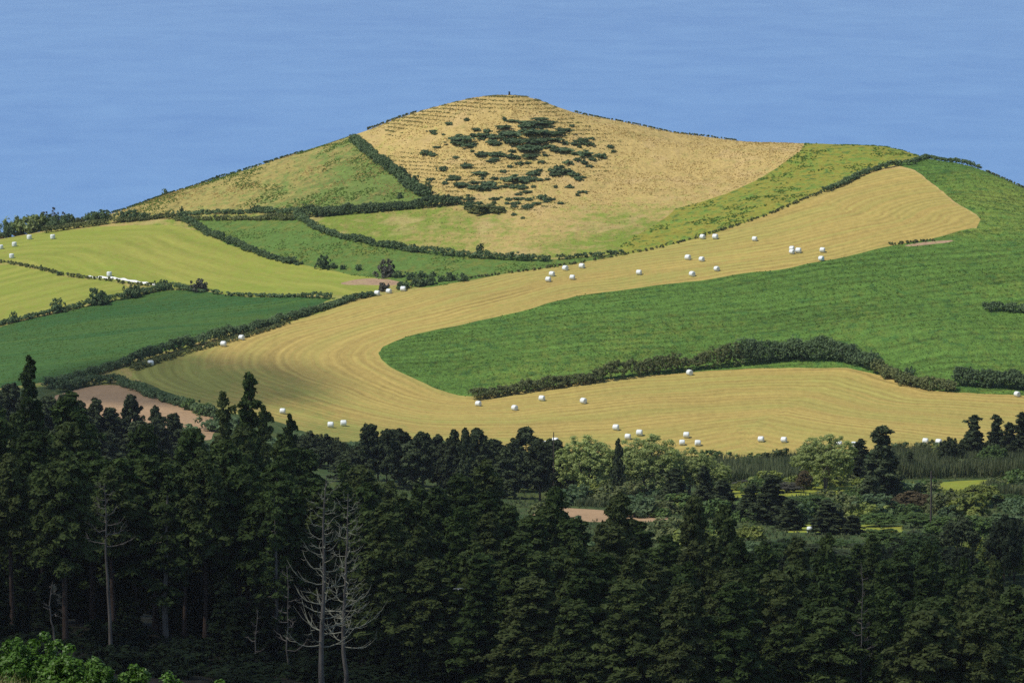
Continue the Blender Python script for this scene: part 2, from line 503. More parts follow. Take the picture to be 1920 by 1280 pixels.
def tube(path, radii, sides=6, cap=True):
    """tapered tube along a path: returns v, f(quads)"""
    path = np.asarray(path, float)
    n = len(path)
    t = np.gradient(path, axis=0)
    t /= np.linalg.norm(t, axis=1, keepdims=True) + 1e-9
    ref = np.where(np.abs(t[:, 2:3]) > .9, np.array([[1., 0, 0]]), np.array([[0, 0, 1.]]))
    a = np.cross(t, ref)
    a /= np.linalg.norm(a, axis=1, keepdims=True) + 1e-9
    b = np.cross(t, a)
    ang = np.linspace(0, 2 * np.pi, sides, endpoint=False)
    rr = np.asarray(radii, float)[:, None, None]
    v = path[:, None] + rr * (np.cos(ang)[None, :, None] * a[:, None] + np.sin(ang)[None, :, None] * b[:, None])
    v = v.reshape(-1, 3)
    i = np.arange(n - 1)[:, None] * sides
    j = np.arange(sides)[None]
    f = np.stack([i + j, i + (j + 1) % sides, i + sides + (j + 1) % sides, i + sides + j], -1).reshape(-1, 4)
    return v, f

def merge(parts):
    vs, fs, o = [], [], 0
    for v, f in parts:
        vs.append(v)
        fs.append(f + o)
        o += len(v)
    return np.vstack(vs), np.vstack(fs)

def unit(v):
    return v / (np.linalg.norm(v, axis=-1, keepdims=True) + 1e-9)

def leaves(cent, rad, per, size, flat=.6, up=.25, elong=1.6, hollow=.55, squash=1., r=rng, outward=None):
    """leaf-sized triangles filling the outside of puffs: centres (n,3), radii (n,)"""
    n = len(cent)
    c = np.repeat(cent, per, 0)
    ra = np.repeat(rad, per)
    d = r.normal(size=(n * per, 3))
    d[:, 2] += up * 1.2
    if outward is not None:
        d += np.repeat(outward, per, 0) * .7
    d = unit(d)
    u = hollow + (1 - hollow) * r.random(n * per)
    pos = c + d * (ra * u)[:, None] * np.array([1, 1, squash])
    nrm = unit(d + np.array([0, 0, .25]) + flat * .62 * r.normal(size=d.shape))
    t1 = unit(np.cross(nrm, r.normal(size=d.shape)))
    t2 = np.cross(nrm, t1)
    s = (size * (.6 + .8 * r.random(n * per)))[:, None]
    sgn = np.sign((nrm * d).sum(1, keepdims=True) + 1e-9)
    t2 = t2 * sgn
    a = pos + t1 * s * elong * .5
    b = pos - t1 * s * elong * .35 + t2 * s * .5
    e = pos - t1 * s * elong * .35 - t2 * s * .5
    v = np.stack([a, b, e], 1).reshape(-1, 3)
    f = np.arange(len(v)).reshape(-1, 3)
    return v, f

# ------------------------------------------------------------------ the land, cut into fields
def W(lst):
    out = []
    for p in lst:
        if p[0] == 'w':
            out.append((p[1], p[2]))
        elif p[0] == 's':
            out.append(tuple(ridge(p[1])[:2]))
        elif p[0] == 'b':
            out.append(tuple(ridge(p[1], 110.)[:2]))
        else:
            out.append(tuple(hit(*p)[:2]))
    return np.array(out)

def dense(poly, step=3., closed=True):
    o = []
    n = len(poly)
    for i in range(n if closed else n - 1):
        a, b = poly[i], poly[(i + 1) % n]
        k = max(1, int(np.hypot(*(b - a)) / step))
        for j in range(k):
            o.append(a + (b - a) * j / k)
    if not closed:
        o.append(poly[-1])
    return np.array(o)

def smooth_poly(poly, keep_far=True):
    """one Chaikin pass so that traced borders bend instead of breaking"""
    o = []
    n = len(poly)
    for i in range(n):
        a, b = poly[i], poly[(i + 1) % n]
        o.append(a * .75 + b * .25)
        o.append(a * .25 + b * .75)
    return np.array(o)

def inside(poly, q):
    x, y = q[:, 0], q[:, 1]
    c = np.zeros(len(q), bool)
    n = len(poly)
    for i in range(n):
        (x1, y1), (x2, y2) = poly[i], poly[i - 1]
        m = (y1 > y) != (y2 > y)
        c ^= m & (x < (x2 - x1) * (y - y1) / (y2 - y1 + 1e-12) + x1)
    return c

def dist_line(line, q, closed=False):
    best = np.full(len(q), 1e9)
    arc = np.zeros(len(q))
    s = 0.
    n = len(line)
    for i in range(n if closed else n - 1):
        a, b = line[i], line[(i + 1) % n]
        ab = b - a
        L = np.hypot(*ab) + 1e-9
        t = np.clip(((q - a) @ ab) / (L * L), 0, 1)
        d = np.hypot(*(q - a - t[:, None] * ab).T)
        m = d < best
        best = np.where(m, d, best)
        arc = np.where(m, s + t * L, arc)
        s += L
    return best, arc

E_GREEN = [(1835, 412), (1826, 428), (1760, 443), (1672, 460), (1620, 473), (1560, 487), (1480, 501), (1400, 513), (1260, 531), (1100, 549), (1000, 575), (940, 592),
           (880, 606), (820, 618), (765, 631), (728, 646), (710, 662), (714, 676), (740, 692), (790, 715), (830, 733), (870, 743)]
E_BANKLOW = [(870, 743), (905, 741), (960, 733), (1050, 722), (1130, 711), (1200, 704), (1300, 697), (1400, 691), (1500, 688), (1590, 688),
             (1640, 698), (1700, 716), (1740, 731), (1820, 736), (1920, 741), (2060, 746)]
FIELDS = {}
FIELDS['shoulder'] = W([('b', 1512), ('s', 1512), (1500, 284), (1470, 304), (1430, 330), (1380, 355), (1330, 374), (1270, 392), (1220, 425), (1160, 462), (1165, 478),
                        (1240, 464), (1320, 443), (1420, 412), (1510, 374), (1600, 334), (1650, 316), (1700, 306), (1740, 302), ('s', 1745), ('b', 1745)])
FIELDS['slope'] = W([('b', 190), ('s', 190), (250, 402), (330, 404), (450, 402), (560, 400), (700, 392), (800, 382), (865, 378), (810, 364), (765, 338),
                     (735, 313), (700, 287), (664, 261), ('s', 657), ('b', 657)])
FIELDS['mid'] = W([(345, 409), (450, 410), (560, 407), (600, 428), (650, 445), (750, 464), (860, 476), (950, 483), (1030, 487), (1100, 482), (1170, 474), (1100, 492),
                   (1000, 507), (880, 527), (800, 540), (740, 532), (680, 518), (620, 508), (560, 497), (500, 481), (450, 464), (400, 444), (370, 428)])
FIELDS['lime'] = W([(-130, 470), (0, 449), (80, 436), (140, 431), (200, 425), (300, 421), (350, 428), (390, 442), (450, 464), (510, 484), (560, 498), (620, 508), (700, 519), (735, 530),
                    (700, 546), (660, 553), (620, 555), (540, 554), (470, 555), (400, 549), (350, 541), (300, 538), (240, 531), (180, 524), (120, 516), (60, 502), (0, 488), (-130, 470 + 20)])
FIELDS['lime2'] = W([(-130, 505), (0, 494), (60, 504), (120, 518), (180, 526), (250, 535), (240, 548), (190, 562), (120, 577), (50, 592), (0, 603), (-130, 632)])
FIELDS['crop'] = W([(-130, 640), (0, 612), (60, 597), (120, 585), (190, 568), (250, 555), (300, 546), (345, 544), (400, 550), (470, 556), (540, 557), (625, 558), (600, 574), (540, 592),
                    (460, 614), (380, 637), (300, 660), (220, 685), (160, 703), (100, 714), (0, 728), (-130, 740)])
FIELDS['plough'] = W([(90, 745), (140, 730), (185, 722), (230, 722), (260, 732), (300, 748), (345, 763), (395, 774), (420, 800), (380, 830), (200, 830), (80, 790)])
FIELDS['stubble'] = W([(240, 704), (262, 692), (300, 676), (370, 654), (440, 637), (520, 610), (600, 587), (660, 567), (710, 553), (760, 546), (880, 525), (1000, 506), (1100, 490), (1240, 463),
                       (1320, 443), (1420, 411), (1510, 373), (1580, 344), (1630, 325), (1660, 318), (1690, 317), (1715, 323), (1745, 342), (1775, 366), (1800, 386), (1828, 402)]
                      + E_GREEN + E_BANKLOW[1:] + [(2060, 836), (1920, 838), (1800, 842), (1640, 846), (1560, 852), (1480, 860), (1400, 866), (1300, 864), (1150, 856), (1000, 850), (850, 840), (700, 832),
                      (620, 825), (570, 808), (520, 788), (460, 778), (400, 770), (340, 745), (285, 722)])
FIELDS['maize'] = W(E_GREEN + E_BANKLOW[1:] + [('w', 420, 960), ('w', 420, 1500), ('b', 1748), ('s', 1748), (1700, 302), (1680, 309), (1692, 314), (1716, 322), (1748, 341), (1778, 365), (1803, 385), (1832, 402)])
FIELDS['bare'] = W([(634, 531), (660, 525), (700, 521), (745, 526), (762, 532), (735, 535), (690, 535), (650, 534)])
FIELDS['bare2'] = W([(1690, 461), (1720, 455), (1760, 451), (1790, 450), (1780, 455), (1740, 459), (1705, 463)])
FIELDS['limestrip'] = np.array([at_depth(a, b, d)[:2] for a, b, d in ((1470, 985, 742), (1560, 985, 742), (1690, 985, 736), (1690, 985, 762), (1560, 980, 768), (1470, 980, 768))])
FIELDS['limestrip2'] = np.array([at_depth(a, b, d)[:2] for a, b, d in ((1350, 925, 838), (1640, 925, 838), (1800, 925, 845), (1990, 915, 850), (1990, 915, 885), (1800, 915, 878), (1640, 920, 868), (1350, 920, 866))])
FIELDS['plough2'] = np.array([at_depth(a, b, d)[:2] for a, b, d in ((1000, 970, 770), (1110, 970, 768), (1250, 975, 770), (1250, 970, 788), (1130, 955, 802), (1000, 950, 812))])
FIELDS['near'] = np.array([(-30, 95), (-30, -60), (30, -60), (30, 95), (0, 122), (-30, 135)])
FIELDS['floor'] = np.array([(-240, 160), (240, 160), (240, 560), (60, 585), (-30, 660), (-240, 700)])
for k in ('lime', 'lime2', 'crop', 'plough', 'stubble', 'bare', 'bare2', 'mid', 'plough2'):
    FIELDS[k] = smooth_poly(FIELDS[k])
ORDER = ['floor', 'near', 'limestrip', 'limestrip2', 'plough2', 'shoulder', 'slope', 'mid', 'lime', 'lime2', 'crop', 'plough', 'maize', 'stubble', 'bare', 'bare2']
HILL_Y = 1003.
gpx = np.unique(np.r_[np.arange(-700, -180, 40), np.arange(-180, 181, 4), np.arange(200, 701, 40)])
gpy = np.unique(np.r_[np.arange(-40, 700, 20), np.arange(700, 1340, 4.), np.arange(1340, 1741, 20)])
gp = np.stack(np.meshgrid(gpx, gpy), -1).reshape(-1, 2)
gp = gp + rng.uniform(-.7, .7, gp.shape) * ((np.abs(gp[:, :1]) < 178) & (gp[:, 1:] > 702) & (gp[:, 1:] < 1338))
verts2, edges2 = [], []
for k in ORDER:
    dp = dense(FIELDS[k], 1.6)
    dp = dp + .55 * np.c_[lattice_noise(dp[:, 0], dp[:, 1], 2.2, 71), lattice_noise(dp[:, 0], dp[:, 1], 2.2, 72)] + 1.6 * np.c_[lattice_noise(dp[:, 0], dp[:, 1], 11., 73), lattice_noise(dp[:, 0], dp[:, 1], 11., 74)]
    FIELDS[k] = dp
    i0 = len(verts2)
    verts2 += [Vector(p) for p in dp]
    edges2 += [(i0 + i, i0 + (i + 1) % len(dp)) for i in range(len(dp))]
i0 = len(verts2)
hx = np.unique(np.r_[np.arange(-699, -180, 20), np.arange(-180, 181, 2.5), np.arange(200, 700, 20)])
verts2 += [Vector((float(a), HILL_Y)) for a in hx]
edges2 += [(i0 + i, i0 + i + 1) for i in range(len(hx) - 1)]
bpts = np.vstack([np.array([(v.x, v.y) for v in verts2])])
# drop lattice points that crowd a border
cell = set()
for p in bpts:
    cell.add((int(p[0] // 1.5), int(p[1] // 1.5)))
keep = [tuple(p) for p in gp if not any((int(p[0] // 1.5) + a, int(p[1] // 1.5) + b_) in cell for a in (-1, 0, 1) for b_ in (-1, 0, 1))]
verts2 += [Vector(p) for p in keep]
import time
_t = time.time()
cv, ce, cf, *_ = mgeo.delaunay_2d_cdt(verts2, edges2, [], 0, 1e-4)
print('cdt', len(verts2), time.time() - _t)
cv = np.array([(v.x, v.y) for v in cv])
cf = np.array([f for f in cf if len(f) == 3], int)
cen = cv[cf].mean(1)
lab = np.where(cen[:, 1] > HILL_Y, 'hill', 'valley').astype(object)
for k in ORDER:
    lab[inside(FIELDS[k], cen)] = k
# wind upward
e1 = cv[cf[:, 1]] - cv[cf[:, 0]]
e2 = cv[cf[:, 2]] - cv[cf[:, 0]]
flip = (e1[:, 0] * e2[:, 1] - e1[:, 1] * e2[:, 0]) < 0
cf[flip] = cf[flip][:, ::-1]

TINT = [(945, 190, .0), (750, 250, .12), (900, 250, .0), (1200, 260, .0), (1400, 290, 0), (1480, 285, .05), (1100, 330, 0), (1300, 330, .03), (1150, 390, .25), (1200, 360, .08),
        (1000, 400, .12), (1250, 400, .40), (1050, 430, .42), (1150, 440, .75), (1250, 440, .95), (950, 430, .45), (850, 420, .7), (700, 420, .75), (600, 415, .85), (800, 450, .65),
        (960, 460, .25), (1180, 450, .9), (1220, 430, .85), (1000, 475, .65), (650, 435, .9), (720, 450, .85), (850, 460, .65), (780, 410, .8), (1130, 420, .6), (1050, 470, .7), (900, 470, .5), (1400, 330, .1), (1350, 360, .3), (860, 340, .05), (800, 300, .05), (720, 250, .15)]
TINT_S = [(300, 385, .05), (480, 320, .12), (600, 275, .3), (660, 270, .6), (560, 330, .4), (450, 370, .35), (650, 340, .75), (720, 340, .9), (760, 350, 1.), (600, 380, .7), (350, 390, .2)]
TINT_ST = [(300, 700, .75), (400, 720, .9), (340, 690, .6), (480, 740, .6), (560, 780, .5), (450, 660, .15), (600, 660, .1), (620, 810, .7), (700, 760, .1), (520, 640, .05), (800, 600, .05), (1000, 540, .25),  # high lower-left values: greener stubble there, plus some cloud shade painted in
           (1200, 500, .3), (1400, 460, .15), (1600, 400, .0), (1700, 340, .0), (1750, 400, .0), (1000, 780, .25), (1200, 760, .15), (1400, 760, .1), (1700, 760, .2), (1400, 830, .25), (1000, 700, 0), (880, 540, .35), (740, 600, .15), (1300, 480, .3)]
TINT_M = [(760, 660, .95), (900, 640, .85), (1100, 600, .8), (1300, 620, .75), (1500, 560, .85), (1300, 550, .9), (1600, 600, .7), (1800, 560, .75), (1800, 480, .85), (1750, 330, .8), (1800, 350, .55), (1850, 380, .3),
          (1900, 380, .25), (1850, 420, .35), (1800, 400, .35), (1900, 460, .7), (1800, 650, .65), (1900, 650, .7), (1000, 700, .6), (1200, 660, .6), (1650, 500, .9), (1700, 310, .9)]

def idw(samples, q):
    P3 = np.array([hit(a, b)[:2] for a, b, _ in samples])
    t = np.array([c for *_, c in samples])
    d2 = (((q[:, None] - P3[None]) * np.array([1., .45])) ** 2).sum(-1) + 20.
    w = d2 ** -1.6
    return (w @ t) / w.sum(1)

FIELD_INFO = {'hill': ('hillside', 'hill'), 'valley': ('valley_ground', 'ground'), 'floor': ('forest_ground', 'ground'), 'near': ('grass_slope', 'ground'),
              'limestrip': ('meadow_field', 'field'), 'limestrip2': ('meadow_field', 'field'), 'plough2': ('ploughed_field', 'field'), 'shoulder': ('shoulder_pasture', 'field'),
              'slope': ('slope_pasture', 'field'), 'mid': ('green_pasture', 'field'), 'lime': ('mown_field', 'field'), 'lime2': ('mown_field', 'field'), 'crop': ('crop_field', 'field'),
              'plough': ('ploughed_field', 'field'), 'maize': ('green_crop_field', 'field'), 'stubble': ('stubble_field', 'field'), 'bare': ('bare_ground', 'ground'), 'bare2': ('bare_ground', 'ground')}
FIELD_LABEL = {'hill': 'dry golden hillside rising to a rounded top above the sea', 'valley': 'rough green valley ground between the forest and the stubble',
               'floor': 'dark forest floor under the cedars', 'near': 'sloping rough grass in the bottom left corner', 'limestrip': 'narrow bright yellow-green strip of meadow behind dark trees',
               'limestrip2': 'bright meadow strip in front of the reed belt', 'plough2': 'reddish bare field strip behind the forest top', 'shoulder': 'yellow-green pasture on the right shoulder of the hill',
               'slope': 'patchy green and yellow pasture on the left slope of the hill', 'mid': 'green pasture between two curving hedges', 'lime': 'large mown lime-green field with upright white bales',
               'lime2': 'small mown yellow-green field at the left edge below a low hedge', 'crop': 'dark green crop field on the left', 'plough': 'brown ploughed field behind the left forest',
               'maize': 'broad dark green crop field right of the stubble', 'stubble': 'curving golden stubble field dotted with white bales', 'bare': 'bare brown patch in the corner of the lime field', 'bare2': 'bare strip of soil at the edge of the green crop'}
MATKEY = {'hill': 'dry_hill', 'lime2': 'lime', 'limestrip2': 'limestrip', 'plough2': 'plough', 'bare2': 'bare'}
green_line = dense(W(E_GREEN + E_BANKLOW[1:]), 4., False)
for k in ['valley', 'hill'] + ORDER:
    fs = cf[lab == k]
    if not len(fs):
        continue
    used, inv = np.unique(fs, return_inverse=True)
    p2 = cv[used]
    v = np.c_[p2, ground(p2[:, 0], p2[:, 1])]
    name, cat = FIELD_INFO[k]
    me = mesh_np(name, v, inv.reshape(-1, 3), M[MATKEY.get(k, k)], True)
    if k in ('hill', 'slope', 'stubble', 'maize'):
        a = me.attributes.new('tint', 'FLOAT', 'POINT')
        a.data.foreach_set('value', idw({'hill': TINT, 'slope': TINT_S, 'stubble': TINT_ST, 'maize': TINT_M}[k], p2).astype(np.float32))
    if k == 'stubble':
        d, arc = dist_line(green_line, p2)
    elif k == 'lime':
        d, arc = dist_line(dense(W([(0, 449), (80, 436), (200, 425), (300, 421), (350, 428), (390, 442), (450, 464), (510, 484), (620, 508), (735, 530)]), 4., False), p2)
    elif k == 'lime2':
        d, arc = dist_line(dense(W([(-130, 632), (0, 603), (120, 577), (240, 548)]), 4., False), p2)
    if k in ('stubble', 'lime', 'lime2'):
        for nm, val in (('across', d), ('along', arc)):
            a = me.attributes.new(nm, 'FLOAT', 'POINT')
            a.data.foreach_set('value', val.astype(np.float32))
    tag(link(name, me), FIELD_LABEL[k], cat, None, 'structure')

# ------------------------------------------------------------------ sea
m, nt, out = new_mat('sea_water')
b = NB(nt)
pos = b.n('ShaderNodeNewGeometry').outputs['Position']
mp = b.n('ShaderNodeMapping')
b.put(mp.inputs[0], pos)
mp.inputs['Scale'].default_value = (1, .55, 1)
w1 = b.noise(mp.outputs[0], .22, 5, .62, .3)
w2 = b.noise(mp.outputs[0], .012, 4, .6, .5)
w3 = b.noise(mp.outputs[0], .0016, 3, .55, .6)
p = b.n('ShaderNodeBsdfPrincipled')
b.put(p.inputs['Base Color'], b.mix(b.remap(b.math('ADD', b.math('MULTIPLY', w2, .6), b.math('MULTIPLY', w3, .4)), .35, .65, 0, 1), (.115, .24, .465), (.15, .29, .51)))
p.inputs['Roughness'].default_value = .55
p.inputs['IOR'].default_value = 1.33
p.inputs['Specular IOR Level'].default_value = .35
bp = b.n('ShaderNodeBump')
bp.inputs['Strength'].default_value = .5
bp.inputs['Distance'].default_value = .8
b.put(bp.inputs['Height'], w1)
b.put(p.inputs['Normal'], bp.outputs[0])
b.put(out.inputs[0], p.outputs[0])
SEA_Z = -262.
sv = np.array([(-16000, -3000, SEA_Z), (16000, -3000, SEA_Z), (16000, 30000, SEA_Z), (-16000, 30000, SEA_Z)])
tag(link('sea', mesh_np('sea', sv, np.array([[0, 1, 2, 3]]), m)), 'calm blue sea behind the hill, fading into haze', 'sea', None, 'structure')

# ------------------------------------------------------------------ haze
m, nt, out = new_mat('sea_air')
pv = nt.nodes.new('ShaderNodeVolumePrincipled')
pv.inputs['Color'].default_value = (.84, .90, 1., 1)
pv.inputs['Density'].default_value = 3.2e-5
pv.inputs['Anisotropy'].default_value = .2
nt.links.new(pv.outputs[0], out.inputs['Volume'])
m.cycles.homogeneous_volume = True
x0, x1, y0, y1, z0, z1 = -16500., 16500., -3500., 30500., -301., 12.
hv = np.array([(x, y, z) for z in (z0, z1) for y in (y0, y1) for x in (x0, x1)])
hf = np.array([(0, 2, 3, 1), (4, 5, 7, 6), (0, 1, 5, 4), (2, 6, 7, 3), (0, 4, 6, 2), (1, 3, 7, 5)])
HAZE_ON = True
if HAZE_ON:
    tag(link('haze', mesh_np('haze', hv, hf, m)), 'thin blue sea haze over the land and the water', 'haze', None, 'stuff')

# ------------------------------------------------------------------ cloud that shades the forest (above the picture)
m, nt, out = new_mat('cloud_white')
p = nt.nodes.new('ShaderNodeBsdfPrincipled')
p.inputs['Base Color'].default_value = (.85, .85, .86, 1)
p.inputs['Roughness'].default_value = 1.
tp = nt.nodes.new('ShaderNodeBsdfTransparent')
mx = nt.nodes.new('ShaderNodeMixShader')
mx.inputs[0].default_value = .38                       # a thin cloud: some of the sun comes through both faces
nt.links.new(tp.outputs[0], mx.inputs[1])
nt.links.new(p.outputs[0], mx.inputs[2])
nt.links.new(mx.outputs[0], out.inputs[0])
def cloud(name, cx, cy, cz, rx, ry, rz, label, seed):
    r = np.random.default_rng(seed)
    import bmesh
    bm = bmesh.new()
    bmesh.ops.create_icosphere(bm, subdivisions=5, radius=1)
    v = np.array([q.co for q in bm.verts])
    f = np.array([[q.index for q in t.verts] for t in bm.faces])
    bm.free()
    lobes = unit(r.normal(size=(90, 3)))
    amp = r.uniform(.05, .30, 90)
    d = np.ones(len(v))
    dot = v @ lobes.T
    d += (np.clip((dot - .88) / .12, 0, 1) ** .5 * amp).max(1)
    v = v * d[:, None] * np.array([rx, ry, rz])
    v[:, 2] = np.where(v[:, 2] < -rz * .35, -rz * .35 + (v[:, 2] + rz * .35) * .15, v[:, 2])
    o = link(name, mesh_np(name, v, f, m, True), None, (cx, cy, cz))
    return tag(o, label, 'cloud', None, 'structure')
def over(x, y, z, h):
    return (x + SUN_DIR.x * h / SUN_DIR.z, y + SUN_DIR.y * h / SUN_DIR.z, z + h)
CLOUDS = [(over(10, 465, -80, 1500), 270, 152, 58), (over(-76, 1000, -124, 1500), 30, 30, 16)]
for i, (c, a, b_, h) in enumerate(CLOUDS):
    cloud('cloud', *c, a, b_, h, ('broad white cloud high above the forest', 'small white cloud high beyond the forest')[i], 20 + i)
#@@REST@@
# ------------------------------------------------------------------ plant builders
UP = np.array([0, 0, 1.])

def conifer_geo(seed, H=22., Rr=3.4, t0=.12, power=.75, dome=.0, n_br=120, puff=.72, per=62, leaf=.36, droop=.12, gap=0., lean=.0, bark_br=14, top=True, pad=1.):
    r = np.random.default_rng(seed)
    zs = np.linspace(0, 1, 9)
    wob = np.cumsum(r.normal(0, .05 * H / 22, (9, 2)), 0)
    path = np.c_[wob[:, 0] + lean * zs * H, wob[:, 1], zs * H]
    trunk = [tube(path, np.interp(zs, [0, .1, 1], [.36, .28, .05]) * H / 22, 7)]
    C, Ra, Od = [], [], []
    t = t0 + (1 - t0) * (np.arange(n_br) + r.random(n_br)) / n_br * .985
    lob = r.uniform(.62, 1.12, 12)
    for i in range(n_br):
        tt = t[i]
        s = (tt - t0) / (1 - t0)
        prof = (1 - s) ** power * (1 - dome) + dome * math.sqrt(max(0, 1 - s ** 2.6))
        prof *= min(1, .55 + s * 3.)
        az = i * 2.399 + r.normal(0, .4)
        rr = Rr * prof * lob[int((az % 6.283) / 6.283 * 12) % 12] * r.uniform(.7, 1.15) * (1 + .09 * math.sin(s * 23 + seed))
        rr = max(rr, .25)
        if gap and r.random() < gap:
            continue
        ba = np.array([np.interp(tt, zs, path[:, 0]), np.interp(tt, zs, path[:, 1]), tt * H])
        dirv = np.array([math.cos(az), math.sin(az), 0])
        n = max(1, int(rr / (puff * .95)) + 1)
        rise = r.uniform(-.15, .2)
        for k in range(n):
            q = .35 + .65 * (k + r.random() * .6) / n
            pz = rise * rr * q - droop * rr * q * q + r.normal(0, .12)
            C.append(ba + dirv * rr * q + UP * pz + r.normal(0, .18, 3))
            Ra.append(puff * r.uniform(.65, 1.2) * (.75 + .25 * prof) * pad)
            Od.append(dirv * .8 + UP * .5)
        if i % max(1, n_br // bark_br) == 0:
            e = ba + dirv * rr * .9 + UP * (rise * rr * .9 - droop * rr)
            trunk.append(tube(np.array([ba, (ba + e) / 2 + UP * .12, e]), [.07, .05, .02], 4))
    if top:
        for k in range(5):
            C.append(np.array([path[-1, 0], path[-1, 1], H - .2 - k * .35]) + r.normal(0, .12 + .1 * k, 3) * np.array([1, 1, .3]))
            Ra.append(.32 + .08 * k)
            Od.append(UP)
    lv = leaves(np.array(C), np.array(Ra), per, leaf, .95, .3, 1.9, .3, .85, r, np.array(Od))
    return merge(trunk), lv

def broad_geo(seed, H=13., Rr=6., t0=.12, n=260, puff=.9, per=36, leaf=.42, sparse=.25, flat=1., stems=3):
    r = np.random.default_rng(seed)
    parts = []
    C, Ra, Od = [], [], []
    cz = H * (1 + t0) / 2
    hz = H * (1 - t0) / 2
    ends = []
    for s in range(stems):
        az = s * 6.283 / stems + r.normal(0, .5)
        e = np.array([math.cos(az) * Rr * .28, math.sin(az) * Rr * .28, H * .55])
        path = np.array([[0, 0, 0], [e[0] * .25, e[1] * .25, H * .2], e * [.6, .6, .7], e])
        parts.append(tube(path, np.array([.24, .2, .15, .09]) * H / 13, 6))
        ends.append(path[2])
        ends.append(e)
    for i in range(26):
        d = unit(r.normal(size=3) + np.array([0, 0, .6]))
        e = np.array([0, 0, cz]) + d * np.array([Rr, Rr, hz]) * r.uniform(.7, .95)
        b0 = ends[r.integers(len(ends))]
        mid = (b0 + e) / 2 + r.normal(0, .25, 3)
        parts.append(tube(np.array([b0, mid, e]), np.array([.09, .06, .02]) * H / 13, 4))
    lob = unit(r.normal(size=(16, 3)))
    la = r.uniform(.0, .28, 16)
    for i in range(n):
        d = unit(r.normal(size=3))
        if d[2] < -.55:
            d[2] *= -.4
        k = .80 + ((np.clip((lob @ d - .75) / .25, 0, 1)) * la).max()
        u = r.random() ** .33
        u = max(u, .45)
        C.append(np.array([0, 0, cz]) + d * np.array([Rr, Rr, hz * flat]) * k * u)
        Ra.append(puff * r.uniform(.6, 1.25))
        Od.append(d)
    lv = leaves(np.array(C), np.array(Ra), per, leaf, .75, .3, 1.5, .3, .85, r, np.array(Od))
    return merge(parts), lv

def bush_geo(seed, Rr=1.5, H=2., n=46, per=20, leaf=.3, puff=.5, ragged=.2):
    r = np.random.default_rng(seed)
    C, Ra, Od = [], [], []
    for i in range(n):
        d = unit(r.normal(size=3))
        d[2] = abs(d[2])
        u = max(.35, r.random() ** .4)
        C.append(d * np.array([Rr, Rr, H * .82]) * u * (1 + ragged * r.normal()) + np.array([0, 0, .12]))
        Ra.append(puff * r.uniform(.6, 1.2))
        Od.append(d)
    C = np.array(C)
    C[:, 2] = np.maximum(C[:, 2], .1)
    return leaves(C, np.array(Ra), per, leaf, .65, .3, 1.5, .35, .85, r, np.array(Od))

def tree_proto(mname, trunk, crown, bark, leafm):
    tm = mesh_np('trunk', *trunk, bark, True)
    cm = mesh_np('crown', *crown, leafm)
    return tm, cm

def place_tree(name, proto, loc, label, cat='tree', group=None, sc=(1, 1, 1), rz=None, leafm=None):
    t = thing(name, loc, label, cat, group, random.uniform(0, 6.28) if rz is None else rz, sc)
    link('trunk', proto[0], t)
    c = link('crown', proto[1], t)
    if leafm is not None:                     # another foliage on the same shape
        c.material_slots[0].link = 'OBJECT'
        c.material_slots[0].material = leafm
    return t

def spot(px, D):
    sx, _ = slopes(px, 800)
    x = float(sx * D)
    return np.array([x, D, float(ground(x, D))])

def fit(px, top, D, width, nH, nW):
    """position and scale of a plant whose top shows at a photo pixel row"""
    p = spot(px, D)
    zt = float(slopes(px, top)[1] * D)
    h = max(.4, zt - p[2])
    w = width * D / FPX
    return p, h, (w / nW, w / nW, h / nH)

# ------------------------------------------------------------------ hedges
def hedge(line, h, w, label, mat='hedge', per=20, leaf=.36, puff=.48, var=.36, name='hedge', dens=1.45, base_shift=True, seed=None, ends=None, bend=None):
    r = np.random.default_rng(seed if seed is not None else int(abs(line[0][0]) * 7 + abs(line[-1][-1]) * 3) % 99991)
    P3 = []
    for q in line:
        if q[0] == 's':
            P3.append(ridge(q[1], 1.0))
        else:
            hh = h if len(q) < 3 else q[2]
            D = hit(q[0], q[1])[1]
            P3.append(hit(q[0], q[1] + (.45 * hh * FPX / D if base_shift else 0)))
    P3 = np.array(P3)
    hs = np.array([q[2] if len(q) > 2 and q[0] != 's' else h for q in line])
    seg = np.hypot(*np.diff(P3[:, :2], axis=0).T)
    arc = np.r_[0, np.cumsum(seg)]
    L = arc[-1]
    hm = hs.mean()
    n = int(L * dens * max(1., w / .8) * max(1.2, hm / .62) * .95) + 6
    s = r.random(n) * L
    x = np.interp(s, arc, P3[:, 0])
    y = np.interp(s, arc, P3[:, 1])
    tx = np.gradient(P3[:, 0], arc)
    ty = np.gradient(P3[:, 1], arc)
    nx, ny = -np.interp(s, arc, ty), np.interp(s, arc, tx)
    nn = np.hypot(nx, ny) + 1e-6
    off = r.uniform(-.5, .5, n) * w
    x += nx / nn * off + r.normal(0, .15, n)
    y += ny / nn * off
    g = ground(x, y)
    hh = np.interp(s, arc, hs)
    bumps = 1 + var * (1.4 * lattice_noise(s, s * 0 + 3, 2.6, 11) + 1.2 * lattice_noise(s, s * 0 + 9, 9., 12))
    top = .9 * hh * bumps * (1 - .35 * (2 * off / w) ** 2)
    z = g + .15 + np.maximum(top - puff * .6, .1) * np.sqrt(r.random(n))
    rad = puff * r.uniform(.55, 1.15, n) * np.clip(hh / 1.3, .5, 1.25)
    v, f = leaves(np.c_[x, y, z], rad, per, leaf * .85, .6, .45, 1.5, .55, .85, r)
    org = P3[0]
    o = link(name, mesh_np(name, v - org, f, M[mat]), None, org)
    return tag(o, label, 'hedge')

